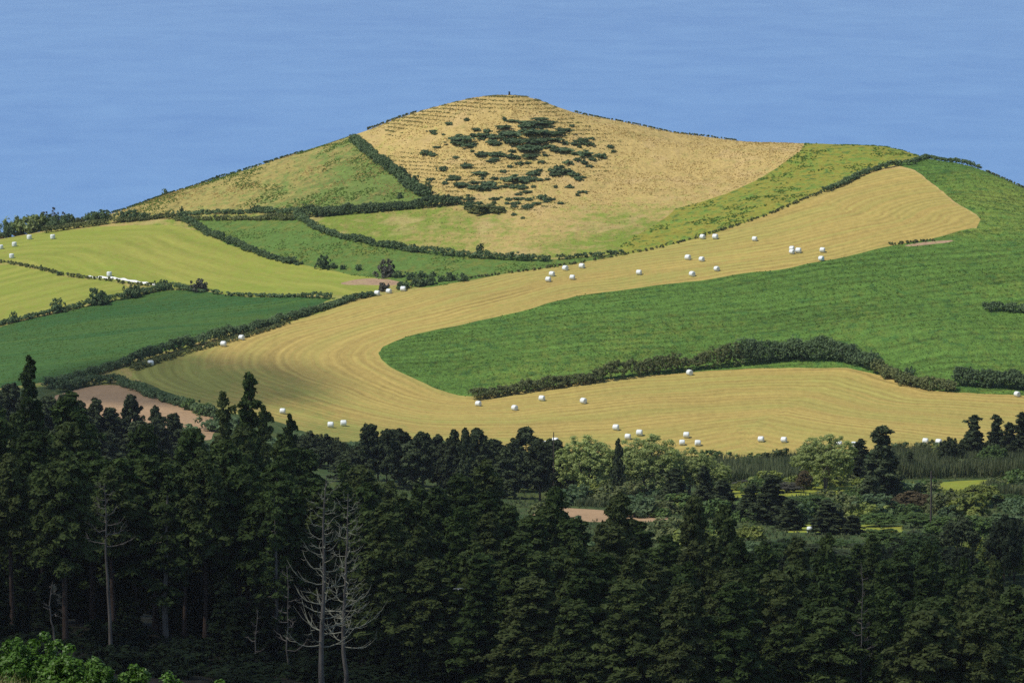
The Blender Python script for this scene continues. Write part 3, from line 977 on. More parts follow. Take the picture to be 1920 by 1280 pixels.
hedge([(662, 260, 1.6), (685, 277, 2.0), (710, 296, 2.3), (735, 315, 2.6), (762, 338, 2.8), (785, 357, 2.8), (803, 364, 2.2)], 2.4, 2.2, 'dark hedge running straight down the left flank of the golden hill', seed=1)
hedge([(570, 397, 2.6), (600, 397, 2.7), (650, 392, 2.7), (700, 388, 2.7), (760, 382, 2.7), (820, 378, 2.6), (866, 375, 2.0)], 2.6, 3., 'thick dark hedge along the foot of the patchy slope pasture', seed=2)
hedge([(312, 400, .9), (400, 397, 1.3), (450, 396, 1.5), (480, 393, 1.6), (530, 396, 1.5), (572, 398, 1.8)], 1.4, 1.6, 'lower left end of the long hedge under the slope pasture', seed=3)
hedge([(330, 410, 1.3), (400, 408, 1.4), (460, 407, 1.5), (520, 407, 1.6), (552, 408, 1.4)], 1.4, 1.6, 'clipped green hedge along the top edge of the middle pasture', 'hedge_rough', seed=4)
hedge([(558, 405, 1.5), (580, 416, 1.6), (605, 430, 1.6), (650, 443, 1.6), (700, 454, 1.6), (750, 462, 1.7), (800, 469, 1.8), (860, 475, 1.8), (920, 479, 1.9), (980, 482, 1.9), (1029, 484, 1.7)], 1.7, 1.8,
      'long curving hedge below the hollow pasture', seed=5)
hedge([(1042, 483, 1.2), (1080, 480, 1.3), (1130, 475, 1.3), (1168, 470, 1.0)], 1.2, 1.4, 'short low hedge between hollow pasture and the upper stubble', seed=6)
hedge([(880, 520, .6), (950, 511, .6), (1000, 504, .7), (1060, 494, .8), (1100, 488, .8), (1160, 477, .7), (1240, 462, .6), (1320, 441, .7), (1400, 415, .6), (1460, 393, .6), (1510, 371, .7), (1545, 357, .9)], .7, 1.1,
      'low grassy hedge line along the upper edge of the stubble', 'hedge_rough', seed=7)
hedge([(1545, 357, 1.2), (1575, 344, 1.5), (1600, 332, 1.6), (1622, 320, 1.9), (1645, 313, 1.9), (1680, 307, 1.5), (1715, 303, 1.3)], 1.5, 1.7, 'dark hedge above the pointed top of the stubble', seed=8)
hedge([(1715, 302, 1.1), ('s', 1745), ('s', 1775), ('s', 1800), ('s', 1820), ('s', 1838)], 1.3, 1.8, 'dark hedge on the right skyline of the hill', seed=9)
hedge([('s', 1842), ('s', 1870), ('s', 1900), ('s', 1935)], .5, 1.2, 'low weedy hedge at the right end of the skyline', 'hedge_rough', seed=10)
hedge([(85, 722, 2.2), (130, 708, 2.3), (180, 693, 2.4), (220, 680, 2.5), (260, 668, 2.8), (300, 656, 3.0), (350, 641, 3.0), (400, 630, 2.6), (440, 619, 2.2), (500, 604, 1.9), (560, 587, 1.9), (610, 572, 1.8), (660, 558, 1.5), (700, 549, 1.2)], 2.4, 2.4,
      'tall rough hedge between the dark green crop and the stubble', 'hedge', seed=11)
hedge([(250, 690, 1.2), (300, 673, 1.2), (360, 655, 1.0), (420, 640, .9), (470, 625, .8), (540, 603, .7)], 1., 2.0, 'grassy bank along the left edge of the stubble', 'hedge_rough', seed=12)
hedge([(110, 728, 2.2), (150, 716, 2.4), (190, 709, 2.4), (225, 710, 2.2), (250, 722, 2.0), (285, 738, 1.6), (320, 750, 1.5), (350, 757, 1.8), (380, 767, 2.4), (405, 775, 2.8)], 2.1, 2.2, 'bluish hedge around the brown ploughed field', 'hedge', seed=13)
hedge([(-60, 620, 1.4), (0, 605, 1.4), (50, 594, 1.4), (100, 582, 1.6), (140, 573, 1.6), (180, 565, 1.7), (220, 556, 1.8), (250, 550, 1.9), (280, 542, 2.0), (310, 537, 1.8), (340, 538, 1.4), (380, 545, 1.1)], 1.6, 1.8, 'hedge climbing from the left edge between lime and dark green fields', seed=14)
hedge([(395, 547, 1.), (440, 551, 1.), (490, 553, 1.), (540, 553, 1.2), (590, 553, 1.5), (622, 556, 1.3)], 1.1, 1.5, 'low dark hedge along the bottom of the lime field', seed=15)
hedge([(-60, 482, .9), (0, 489, .9), (40, 495, .9), (80, 504, .9), (120, 514, .9), (180, 521, .9), (230, 529, .9), (285, 533, .9)], .9, 1.2, 'low scrubby hedge between the two lime fields', 'hedge_rough', seed=16)
hedge([(340, 406, 1.7), (360, 416, 2.0), (380, 428, 2.0), (410, 441, 1.8), (440, 455, 1.8), (470, 467, 1.5), (500, 478, 1.2), (540, 489, 1.1), (565, 494, .8)], 1.6, 1.7, 'bushy hedge along the right edge of the lime field', seed=17)
hedge([(80, 433, 1.6), (130, 424, 1.9), (170, 419, 1.8), (220, 412, 1.7), (270, 408, 1.5), (310, 404, 1.3), (345, 410, 1.)], 1.6, 2.2, 'scrubby hedge along the top of the lime field', 'hedge_rough', seed=18)
hedge([(-60, 458, .6), (0, 445, .7), (40, 438, .7), (75, 430, .9)], .7, 1.0, 'strip of brown dry weeds above the left bales', 'tuft_dry', seed=19, name='weed_strip')['kind'] = 'stuff'
hedge([('s', 196), ('s', 230), ('s', 265), ('s', 300), ('s', 335), ('s', 372), ('s', 405)], .65, 1.5, 'low dark hedge on the left skyline', dens=2.6, puff=.38, seed=20)
hedge([('s', 405), ('s', 450), ('s', 490), ('s', 530), ('s', 566)], .7, 1.5, 'hedge on the skyline above the slope pasture', dens=2.6, puff=.38, seed=21)
hedge([('s', 686), ('s', 710), ('s', 735), ('s', 758), ('s', 780)], .7, 1.2, 'thin low hedge on the skyline left of the summit', 'hedge_rough', dens=2.8, puff=.34, seed=22)
hedge([('s', 1075), ('s', 1130), ('s', 1190), ('s', 1250), ('s', 1310), ('s', 1380)], .45, 1.0, 'thin weedy hedge on the skyline right of the summit', 'hedge_rough', dens=2.8, puff=.3, seed=23)
hedge([(885, 742, 2.0), (930, 734, 2.4), (985, 723, 3.0), (1040, 715, 3.1), (1100, 705, 3.4), (1160, 695, 3.6), (1220, 687, 3.6), (1280, 679, 4.0), (1340, 671, 4.5), (1390, 664, 4.9)], 3., 3.2, 'rough hedge bank below the green crop', 'hedge_rough', seed=24, dens=.8)
hedge([(1385, 664, 4.8), (1420, 659, 5.1), (1470, 654, 5.3), (1520, 651, 5.9), (1560, 649, 6.1), (1590, 655, 5.3), (1620, 669, 4.0), (1640, 681, 3.0)], 4.8, 4., 'tall dark clump of shrubs at the widest part of the hedge bank', 'hedge', seed=25, dens=.7, puff=.7)
hedge([(1640, 687, 2.6), (1670, 699, 2.6), (1700, 711, 2.8), (1740, 717, 3.1), (1790, 721, 3.0)], 2.4, 2.6, 'lower right end of the hedge bank', 'hedge_rough', seed=26)
hedge([(1790, 708, 3.0), (1830, 708, 4.0), (1870, 708, 4.4), (1920, 712, 4.6), (1990, 716, 4.6)], 4., 3.4, 'thick dark hedge at the right edge below the green crop', 'hedge', seed=27)
hedge([(1845, 577, 1.4), (1870, 575, 2.0), (1900, 576, 2.2), (1940, 578, 2.2), (1990, 580, 2.0)], 2., 2.4, 'short dark hedge standing in the green crop at the right edge', 'hedge', seed=28)
hedge([(1668, 457, .5), (1690, 455, .7), (1720, 451, .7), (1750, 449, .5)], .6, 1.2, 'weedy edge above the bare soil strip in the green crop', 'hedge_rough', seed=29)

# ------------------------------------------------------------------ bushes and small trees on the fields
BUSH = [mesh_np('bush', *bush_geo(60 + i, ragged=.15 + .08 * (i % 3)), M['hedge']) for i in range(5)]
SCRUB = [mesh_np('gorse_bush', *bush_geo(70 + i, 1.6, 1.0, 44, 22, .32, .5, .18), M['gorse']) for i in range(4)]

def face_spot(x, y):
    return ('upper ' if y < 262 else 'middle ' if y < 325 else 'lower ') + ('left' if x < 890 else 'centre' if x < 1030 else 'right') + ' of the hill face'

def bush(px, py, w, h, label, group=None, name='bush', mat=None, protos=None, cat='bush', on_ridge=False):
    """px, py: foot of the bush in the photograph; w, h in photo pixels"""
    p = ridge(px, 1.) if on_ridge else hit(px, py)
    k = p[1] / FPX
    me = random.choice(protos or BUSH)
    o = link(name, me, None, p)
    o.scale = (w * k / 3.3, w * k / 3.3, h * k / 2.2 if protos is None else h * k / 1.25)
    o.rotation_euler.z = random.uniform(0, 6.28)
    if mat:
        o.material_slots[0].link = 'OBJECT'
        o.material_slots[0].material = M[mat]
    return tag(o, label, cat, group)

SC = [(985, 236, 40, 10), (1010, 232, 60, 12), (945, 238, 40, 8), (1055, 244, 40, 9), (1072, 236, 14, 7), (895, 243, 22, 8), (815, 251, 13, 8), (832, 252, 10, 5),
      (865, 262, 52, 18), (858, 268, 40, 10), (910, 255, 40, 12), (930, 258, 36, 12), (960, 252, 60, 14), (1000, 248, 70, 14), (1035, 250, 50, 10), (925, 268, 32, 12), (965, 266, 48, 16), (1000, 266, 56, 14),
      (1040, 262, 44, 8), (1090, 264, 30, 12), (1110, 260, 14, 7), (880, 274, 32, 10), (990, 280, 60, 16), (1030, 276, 30, 10), (1060, 282, 46, 12), (1078, 270, 22, 8), (800, 288, 28, 14), (812, 291, 20, 10), (820, 276, 20, 6),
      (905, 290, 36, 12), (930, 290, 36, 12), (958, 294, 30, 12), (995, 294, 36, 12), (922, 302, 26, 8), (855, 295, 16, 6), (875, 312, 26, 13), (830, 318, 20, 14), (1095, 290, 40, 16), (1125, 294, 26, 14), (1145, 276, 16, 10), (1150, 284, 12, 7),
      (1065, 306, 24, 12), (1082, 300, 20, 10), (1095, 306, 18, 12), (1112, 300, 18, 10), (1105, 312, 16, 8), (1015, 304, 16, 8), (1045, 322, 46, 16), (1040, 328, 24, 12), (1075, 328, 30, 12), (1000, 326, 34, 12), (965, 338, 60, 18), (990, 336, 40, 12),
      (850, 332, 22, 9), (900, 325, 34, 9), (868, 347, 40, 12), (890, 342, 24, 8), (920, 346, 42, 14), (905, 353, 44, 14), (945, 350, 22, 8), (978, 352, 30, 12), (1000, 350, 14, 7), (1085, 338, 14, 9), (1092, 332, 16, 6), (1068, 348, 8, 6),
      (972, 364, 18, 6), (1015, 372, 24, 16), (1025, 378, 14, 8), (940, 370, 8, 5), (970, 372, 30, 6), (990, 386, 26, 10), (965, 387, 18, 6), (950, 380, 10, 5), (963, 403, 12, 9), (980, 409, 12, 7), (840, 337, 12, 6), (985, 228, 40, 5), (960, 226, 30, 5), (1010, 222, 40, 5), (1030, 228, 30, 5)]
for i, (x, y, w, h) in enumerate(SC):
    bush(x, y + 1, w * .86, h * .56, 'low dark gorse bush in the dry grass, ' + face_spot(x, y), 'gorse bushes, ' + face_spot(x, y), 'gorse_bush', None, SCRUB)
rg = np.random.default_rng(12)
for i in range(95):
    x, y = rg.normal(960, 85), rg.uniform(225, 392)
    x += (y - 300) * -.1
    if abs(x - 960) > 200 - abs(y - 290) * .8:
        continue
    y = round(y / 7.5) * 7.5 + rg.normal(0, .8)
    bush(x, y, rg.uniform(7, 22), rg.uniform(3.5, 6.5), 'small low gorse bush on a terrace, ' + face_spot(x, y), 'small gorse bushes, ' + face_spot(x, y), 'gorse_bush', None, SCRUB)
bush(905, 397, 60, 19, 'wide brownish bush at the right end of the thick hedge', None, 'bush', 'hedge_rough')
bush(882, 392, 30, 16, 'small dark bush between thick hedge and the wide brownish bush', None, 'bush')
bush(935, 398, 34, 14, 'low brownish bush at the foot of the golden face', None, 'bush', 'hedge_rough')
# bushes on the flank hedge
for x, y, w, h, l in ((727, 312, 16, 22, 'upright bush sticking out of the flank hedge halfway down'), (756, 338, 24, 30, 'large dark bush in the lower half of the flank hedge'),
                      (772, 352, 26, 26, 'rounded dark bush near the bottom of the flank hedge'), (790, 362, 20, 22, 'dark bush just above the foot of the flank hedge'), (803, 364, 16, 26, 'upright bush at the foot of the flank hedge')):
    bush(x, y, w, h, l)
for x, y, w, h, l, m_ in ((480, 398, 17, 18, 'dark round bush on the hedge below the slope pasture', None), (497, 398, 14, 12, 'small bush right of the round one on the hedge', None), (341, 398, 8, 12, 'tiny upright bush at the left end of the hedge', None),
                          (750, 372, 12, 12, 'small knob of a bush above the thick hedge', None), (777, 472, 18, 16, 'bush rising above the curving hedge', None), (899, 474, 15, 20, 'slender leaning bush on the curving hedge', None),
                          (508, 484, 16, 12, 'small bush below the bushy hedge of the lime field', None), (545, 493, 22, 14, 'low bush at the lower end of the bushy hedge', None), (528, 488, 14, 10, 'little bush between two larger ones at the hedge end', None),
                          (606, 503, 28, 27, 'dark spreading bush left of three small ones below the green pasture', None), (626, 503, 15, 14, 'round bush beside the dark spreading one', None), (643, 505, 12, 12, 'small bush below the middle pasture', None), (672, 507, 12, 13, 'single pointed bush below the middle pasture', None),
                          (725, 518, 36, 34, 'large grey-green bush at the corner of the green pasture', 'grey_shrub'), (720, 546, 20, 22, 'thin grey shrub behind the bales at the field corner', 'grey_shrub'),
                          (747, 520, 24, 14, 'low bush right of the large grey-green one', None), (755, 542, 28, 18, 'dark bush behind the rightmost of the three corner bales', None), (770, 524, 18, 16, 'small bush in the row above the stubble corner', None),
                          (788, 536, 34, 20, 'wide dark bush at the corner of the stubble', None), (806, 534, 24, 22, 'tall dark bush in the row above the stubble corner', None), (790, 520, 20, 13, 'bush behind the wide dark one', None), (812, 518, 12, 10, 'little round bush behind the row', None),
                          (826, 528, 12, 13, 'narrow bush between two round ones', None), (842, 526, 23, 18, 'round bush near the right end of the row', None), (868, 527, 20, 17, 'last dark round bush at the right end of the row', None),
                          (375, 545, 32, 24, 'greyish ball-shaped bush alone beside the lime field', 'grey_shrub'), (303, 544, 26, 26, 'dark bush with twigs at the end of the white plastic row', None), (248, 558, 30, 32, 'dark bush on the hedge below the white plastic row', None),
                          (186, 570, 38, 34, 'biggest dark bush on the left hedge', None), (107, 585, 30, 28, 'dark leaning bush on the hedge left of the biggest one', None), (26, 604, 16, 22, 'small dark bush on the hedge by the left edge', None), (112, 516, 12, 10, 'tiny round bush on the low scrubby hedge', None),
                          (77, 504, 5, 10, 'thin little shrub on the low scrubby hedge', None), (1387, 668, 36, 30, 'pointed bush rising from the hedge bank', None), (1704, 716, 26, 34, 'dark upright bush at the lower right of the hedge bank', None),
                          (1420, 662, 40, 26, 'green shrub right of the pointed bush on the hedge bank', 'green_tree'), (1485, 664, 50, 30, 'broad green shrub on the hedge bank', 'green_tree'), (1590, 672, 40, 26, 'pale flowering shrub at the right slope of the hedge bank', 'grey_shrub'),
                          (356, 768, 34, 24, 'bluish-green bush at the corner of the ploughed field', 'green_tree'), (385, 778, 40, 24, 'low bluish-green bush under the stubble corner', 'green_tree')):
    bush(x, y, w, h, l, None, 'bush', m_)
# shrubs on the left skyline
for x, y, w, h, l, m_ in ((12, 441, 26, 22, 'dark shrub at the far left beside the sea', None), (40, 438, 44, 30, 'pale flowering shrub on the left skyline', 'bright_shrub'), (68, 434, 36, 27, 'bright green shrub in front of the sea at the left', 'bright_shrub'), (88, 430, 30, 22, 'low green shrub under the grey thorny one', 'green_tree'),
                          (112, 428, 40, 22, 'dark shrub around the foot of the grey thorny one', None), (128, 422, 28, 18, 'small dark shrub right of the grey thorny one', None), (150, 420, 22, 12, 'low weedy shrub on the left skyline', 'hedge_rough'),
                          (176, 417, 34, 18, 'dark rounded shrub left of the pair on the skyline', None), (198, 412, 30, 16, 'dark rounded shrub where the skyline begins to climb', None), (165, 413, 9, 15, 'tiny pointed bush above the dark rounded shrubs', None),
                          (232, 414, 22, 16, 'left one of a small bush group below the skyline', None), (249, 413, 24, 18, 'tallest of a small bush group below the skyline', None), (270, 411, 26, 12, 'low right end of the bush group below the skyline', None)):
    bush(x, y, w * 1.15, h * (1.55 if x < 95 else 1.25), l, None, 'shrub', m_)
bush(309, 362, 10, 14, 'tiny lone bush standing on the left skyline', None, 'bush', None, None, 'bush', True)

def thorny(px, py, w, h, label):
    """leafless grey shrub: a fan of twigs with thin leaf clumps at their ends"""
    p = hit(px, py)
    k = p[1] / FPX
    r = np.random.default_rng(px)
    parts, C, Ra = [], [], []
    for i in range(26):
        a, e = r.uniform(-1, 1), r.uniform(.45, 1.)
        end = np.array([a * w * k * .5, r.normal(0, .5), h * k * e * (1 - .25 * abs(a))])
        parts.append(tube(np.array([[a * .4, 0, 0], end * [.55, .6, .6], end]), [.09, .06, .03], 4))
        C.append(end)
        Ra.append(.35)
    t = thing('thorny_shrub', p, label, 'shrub')
    link('twigs', mesh_np('twigs', *merge(parts), M['bark_grey']), t)
    link('foliage', mesh_np('foliage', *leaves(np.array(C), np.array(Ra), 22, .26, .9, .2, 1.4, .2, 1., r), M['grey_shrub']), t)
thorny(101, 424, 50, 40, 'grey half-leafless shrub spreading against the sea')

# ------------------------------------------------------------------ bales
def bale_mesh(seed, upright=False):
    r = np.random.default_rng(seed)
    Rb, Wd = .68, 1.28
    prof = [(0, 0.), (.30, .0), (.55, .015), (.64, .07), (.685, .2), (.70, .5), (.70, .78), (.685, 1.06), (.64, 1.2), (.55, 1.265), (.3, Wd), (0, Wd)]
    ns = 20
    v, f = [], []
    for i, (q, h) in enumerate(prof):
        for j in range(ns):
            a = j * 2 * math.pi / ns
            w = 1 + r.normal(0, .012)
            v.append((q * math.cos(a) * w, q * math.sin(a) * w, h - Wd / 2 + r.normal(0, .008)))
    for i in range(len(prof) - 1):
        for j in range(ns):
            f.append((i * ns + j, i * ns + (j + 1) % ns, (i + 1) * ns + (j + 1) % ns, (i + 1) * ns + j))
    v = np.array(v)
    if upright:
        v[:, 2] += Wd / 2 - .02
    else:
        v = np.stack([v[:, 2], v[:, 0], v[:, 1]], 1)
        v[:, 2] = np.maximum(v[:, 2], -.62) + .62
        v[:, 2] -= .02
    return mesh_np('wrapped_bale', v, np.array(f), M['white'], True)
BALE = [bale_mesh(i) for i in range(4)]
BALE_UP = [bale_mesh(10 + i, True) for i in range(3)]
BALES = [  # px, py of the centre, turn, upright, label
    (2, 462, 0, 1, 'white wrapped bale cut by the left picture edge in the lime field'), (27, 457, 0, 1, 'upright white bale second from the left edge in the lime field'), (22, 479, 0, 1, 'upright white bale just above the low scrubby hedge'),
    (55, 444, 0, 1, 'small white bale against the strip of brown weeds'), (99, 443, 0, 1, 'upright white bale near the top of the lime field'), (205, 513, 0, 1, 'upright white bale standing behind the white plastic row'),
    (282, 680, .5, 0, 'white bale at the left tip of the stubble beside the rough hedge'), (419, 644, -.4, 0, 'lower of two white bales at the rough hedge'), (453, 632, -.5, 0, 'upper of two white bales at the rough hedge'),
    (530, 770, -.2, 0, 'single white bale low on the left stubble above a dark tree top'), (620, 796, .1, 0, 'left one of two white bales above the left end of the pine row'), (644, 793, .1, 0, 'right one of two white bales above the left end of the pine row'),
    (707, 549, -.3, 0, 'leftmost of three white bales at the corner with bushes'), (729, 545, -.4, 0, 'middle one of three white bales at the corner with bushes'), (756, 541, -.2, 0, 'rightmost of three white bales at the corner with bushes'),
    (1028, 523, -.5, 0, 'lowest bale of the five at the middle of the upper stubble'), (1035, 513, -.4, 0, 'bale just above the lowest of five on the upper stubble'), (1060, 502, -.6, 0, 'bale between hedge and the other four of five on the upper stubble'),
    (1073, 519, -.4, 0, 'lower right bale of the five at the middle of the upper stubble'), (1091, 498, -.5, 0, 'upper right bale of the five at the middle of the upper stubble'), (1198, 510, -.3, 0, 'solitary white bale midway along the upper stubble'),
    (1290, 482, -.6, 0, 'upper left bale of a loose group of four right of the solitary one'), (1298, 513, -.8, 0, 'bale close to the green crop edge in the loose group of four'), (1316, 485, -.8, 0, 'bale with torn wrap beside it in the loose group of four'),
    (1317, 443, -.5, 0, 'left one of two bales against the upper grassy hedge line'), (1341, 443, -.6, 0, 'right one of two bales against the upper grassy hedge line'), (1344, 503, -.7, 0, 'rightmost bale of the loose group of four'),
    (1415, 447, -.4, 0, 'single bale high on the stubble right of the hedge pair'), (1485, 465, -.6, 0, 'rear bale of the tight trio on the upper stubble'), (1485, 471, -.6, 0, 'front bale of the tight trio on the upper stubble'), (1497, 469, -.3, 0, 'right bale of the tight trio on the upper stubble'),
    (1542, 468, -.4, 0, 'upper of two bales at the right end of the upper stubble'), (1540, 484, -.5, 0, 'lower of two bales beside the green crop at the right end'),
    (897, 756, -.7, 0, 'leftmost bale below the tip of the hedge bank'), (965, 764, -.7, 0, 'second bale below the hedge bank lowest of four'), (1016, 746, -.6, 0, 'third bale below the hedge bank nearest to it'), (1094, 751, -.8, 0, 'fourth bale below the hedge bank, the right one'),
    (1293, 698, -1.0, 0, 'bale touching the hedge bank at the top of the lower stubble'), (1155, 801, -.2, 0, 'white bale just above the gap between two pale trees'), (1199, 811, -.2, 0, 'white bale peeping over the second pale tree'), (1177, 818, -.2, 0, 'white bale half hidden beside the second pale tree'),
    (1287, 815, -.15, 0, 'upper bale of three above the right shoulder of the pale trees'), (1279, 829, -.15, 0, 'bale half hidden behind the right shoulder of the pale trees'), (1308, 830, -.1, 0, 'lower right bale of three above the pale trees'),
    (1427, 823, -.2, 0, 'left one of a pair of bales on the open lower stubble'), (1470, 824, -.3, 0, 'right one of a pair of bales on the open lower stubble'), (1573, 832, -.3, 0, 'bale behind the top of the large round pale tree'), (1601, 833, -.2, 0, 'bale between large pale tree and the dark conifers'),
    (1735, 826, -.2, 0, 'left one of two bales near the right conifers'), (1760, 828, -.4, 0, 'bale partly behind the small round conifer at the right'), (1020, 831, -.2, 0, 'bale behind the crowns at the right end of the pine row'), (1041, 826, -.2, 0, 'bale beside the thin bare post'),
    (1907, 738, -.9, 0, 'bale by the right picture edge below the dark hedge'), (994, 824, -.2, 0, 'bale hidden among the tops of the pine row')]
bale_pos = []
for i, (x, y, rz, upr, l) in enumerate(BALES):
    p = hit(x, y + 5)
    o = link('wrapped_bale', (BALE_UP if upr else BALE)[i % 3], None, p)
    s = random.uniform(.88, .99)
    o.scale = (s, s, s)
    o.rotation_euler = (random.uniform(0, .05), random.uniform(-.04, .04), rz + random.uniform(-.2, .2) + (random.uniform(0, 6) if upr else 0))
    tag(o, l, 'bale', 'white wrapped bales on the fields')
p = spot(1520, 742)
o = link('wrapped_bale', BALE_UP[1], None, p)
o.scale = (.75, .75, .75)
tag(o, 'small white bale among shrubs below the narrow bright meadow strip', 'bale', 'white wrapped bales on the fields')
# long row under white sheet
a_, b_ = hit(163, 520), hit(296, 533)
n = 44
tt = np.linspace(0, 1, n)
pth = np.c_[a_[0] + (b_[0] - a_[0]) * tt, a_[1] + (b_[1] - a_[1]) * tt + .8 * np.sin(tt * 5)]
rs = []
for i, (x, y) in enumerate(pth):
    hgt = (.42 + .10 * math.sin(i * .9) + random.uniform(-.06, .06)) * (.35 if i in (0, n - 1) else 1)
    for j in range(7):
        a = math.pi * j / 6
        rs.append((x, y + .75 * math.cos(a), float(ground(x, y)) - .05 + hgt * math.sin(a) ** .7))
rs = np.array(rs)
f = np.array([(i * 7 + j, i * 7 + j + 1, i * 7 + j + 8, i * 7 + j + 7) for i in range(n - 1) for j in range(6)])
tag(link('sheeted_row', mesh_np('sheeted_row', rs - a_, f, M['sheet'], True), None, a_), 'long low heap under white plastic sheet beside the low scrubby hedge', 'plastic sheet')

# pillar on the summit
p = ridge(955, .0)
def box(x0, x1, y0, y1, z0, z1, tp=1.):
    c = [(x, y) for x, y in ((x0, y0), (x1, y0), (x1, y1), (x0, y1))]
    v = [(x, y, z0) for x, y in c] + [(x * tp, y * tp, z1) for x, y in c]
    return np.array(v, float), np.array([(0, 3, 2, 1), (4, 5, 6, 7), (0, 1, 5, 4), (1, 2, 6, 5), (2, 3, 7, 6), (3, 0, 4, 7)])
t = thing('summit_pillar', p, 'small dark pillar standing alone on the summit', 'pillar')
link('plinth', mesh_np('plinth', *box(-.36, .36, -.36, .36, -.25, .1), M['stone']), t)
link('shaft', mesh_np('shaft', *box(-.25, .25, -.25, .25, .1, .82, .9), M['stone']), t)
link('cap', mesh_np('cap', *box(-.27, .27, -.27, .27, .82, .92, .9), M['stone']), t)

# ------------------------------------------------------------------ tufts on the grass
def tufts(name, poly, n, size, mat, label, seed, dens=None, lines=None, blades=6):
    r = np.random.default_rng(seed)
    lo, hi = poly.min(0), poly.max(0)
    lo = np.maximum(lo, [-175, 700])
    hi = np.minimum(hi, [175, 1300])
    q = lo + (hi - lo) * r.random((n * 3, 2))
    q = q[inside(poly, q)]
    if dens is not None:
        q = q[r.random(len(q)) < dens(q)]
    q = q[:n]
    z = ground(q[:, 0], q[:, 1])
    s = size * r.uniform(.55, 1.3, len(q))
    v, f = leaves(np.c_[q, z], s * .75, blades, size * .6, .45, .9, 1.5, .45, .5, r)
    return tag(link(name, mesh_np(name, v, f, M[mat])), label, 'grass', None, 'stuff')

hill_poly = W([('s', 690), ('s', 780), ('s', 870), ('s', 945), ('s', 1008), ('s', 1100), ('s', 1240), ('s', 1370), ('s', 1505), (1508, 280), (1474, 304), (1432, 329), (1382, 354), (1332, 372), (1270, 391), (1220, 424), (1120, 470), (1040, 484), (900, 478), (750, 462), (600, 425), (575, 412), (700, 400), (860, 386), (940, 402), (865, 372), (810, 360), (765, 332), (735, 310), (700, 280)])
def bands(period, seed, th=.0):
    def d(q):
        z = ground(q[:, 0], q[:, 1]) + .9 * lattice_noise(q[:, 0], q[:, 1], 14, seed)
        ph = np.abs((z / period) % 1 - .5) * 2
        return np.clip((ph - .55) * 3, 0, 1) * np.clip(.5 + 2.2 * lattice_noise(q[:, 0], q[:, 1], 16, seed + 1), 0, 1)
    return d
def clumps(scale, seed, lo_=0.0, k=4.):
    return lambda q: np.clip(.25 + k * (lattice_noise(q[:, 0], q[:, 1], scale, seed) + .5 * lattice_noise(q[:, 0], q[:, 1], scale * .35, seed + 1) - lo_), 0.02, 1)
face = W([('s', 720), ('s', 830), ('s', 945), ('s', 1030), (1080, 225), (1180, 270), (1130, 330), (1050, 390), (960, 400), (870, 372), (810, 355), (765, 325), (725, 290)])
tufts('dark_tufts', face, 16000, .34, 'tuft_dark', 'dark grass tufts along the narrow terraces of the hill face', 31, bands(.85, 41))
def dry_dens(q):
    t = idw(TINT, q)
    return np.clip(1 - 2.2 * t, .03, 1) * clumps(5, 43, -.15, 3.)(q) * np.clip(.55 + .9 * bands(.7, 47)(q), 0, 1)
tufts('dry_tufts', hill_poly, 20000, .30, 'tuft_dry', 'dry grass tufts on the golden hillside', 32, dry_dens)
tufts('dark_tufts', hill_poly, 3500, .28, 'tuft_dark', 'scattered olive grass tufts on the golden hillside', 39, bands(.9, 53))
tufts('green_tufts', FIELDS['shoulder'], 7000, .5, 'tuft_green', 'green grass tufts on the shoulder pasture', 33, clumps(7, 44, .12, 6.))
tufts('green_tufts', FIELDS['slope'], 9000, .42, 'tuft_green', 'green grass tufts on the slope pasture', 34, clumps(8, 45, .05, 5.))
tufts('green_tufts', FIELDS['mid'], 6000, .36, 'tuft_green', 'green grass tufts on the middle pasture', 35, clumps(8, 46, 0))
def rows(q):
    ac = q[:, 1] * .97 - q[:, 0] * .24 + 4 * lattice_noise(q[:, 0], q[:, 1], 40, 51)
    return np.clip(.15 + 1.1 * np.abs((ac / 3.1) % 1 - .5) * 2 - .35, 0, 1) * np.clip(.6 + 1.8 * lattice_noise(q[:, 0], q[:, 1], 12, 52), .1, 1)
tufts('crop_leaves', FIELDS['maize'], 30000, .36, 'tuft_green', 'leafy rows of the broad green crop', 36, rows)
tufts('crop_leaves', FIELDS['crop'], 9000, .26, 'tuft_green', 'leafy rows of the dark green crop on the left', 37, rows)
tufts('dry_tufts', FIELDS['slope'], 6000, .36, 'tuft_dry', 'dry grass tufts on the slope pasture', 38, clumps(8, 48, .1))

# ------------------------------------------------------------------ tree shapes
CEDAR = [tree_proto('cedar', *conifer_geo(100 + i, 22, R_, t0, pw, dm, nb, pf * .92, 80, .33, .14, gp_), M['bark'], M['cedar'])
         for i, (R_, t0, pw, dm, nb, pf, gp_) in enumerate(((3.5, .10, .75, .25, 130, .74, 0), (3.2, .12, .85, .15, 125, .70, .06), (3.8, .15, .6, .45, 130, .80, .05),
                                                          (3.0, .10, .95, .05, 120, .66, .1), (4.0, .2, .55, .6, 130, .85, .05), (3.4, .16, .7, .3, 125, .74, .12)))]
HIGH = [tree_proto('cedar', *conifer_geo(120 + i, 22, R_, t0, pw, dm, nb, .76, 64, .36, .16, gp_), M['bark'], M['cedar'])
        for i, (R_, t0, pw, dm, nb, gp_) in enumerate(((3.6, .45, .6, .45, 90, .08), (3.2, .52, .7, .4, 74, .15), (3.9, .40, .55, .6, 100, .1)))]
SPIRE = [tree_proto('cedar', *conifer_geo(130 + i, 22, R_, .12, .72, .0, 110, .56, 66, .32, .02, gp_), M['bark'], M['cedar']) for i, (R_, gp_) in enumerate(((3.3, .22), (3.0, .34), (3.4, .26)))]
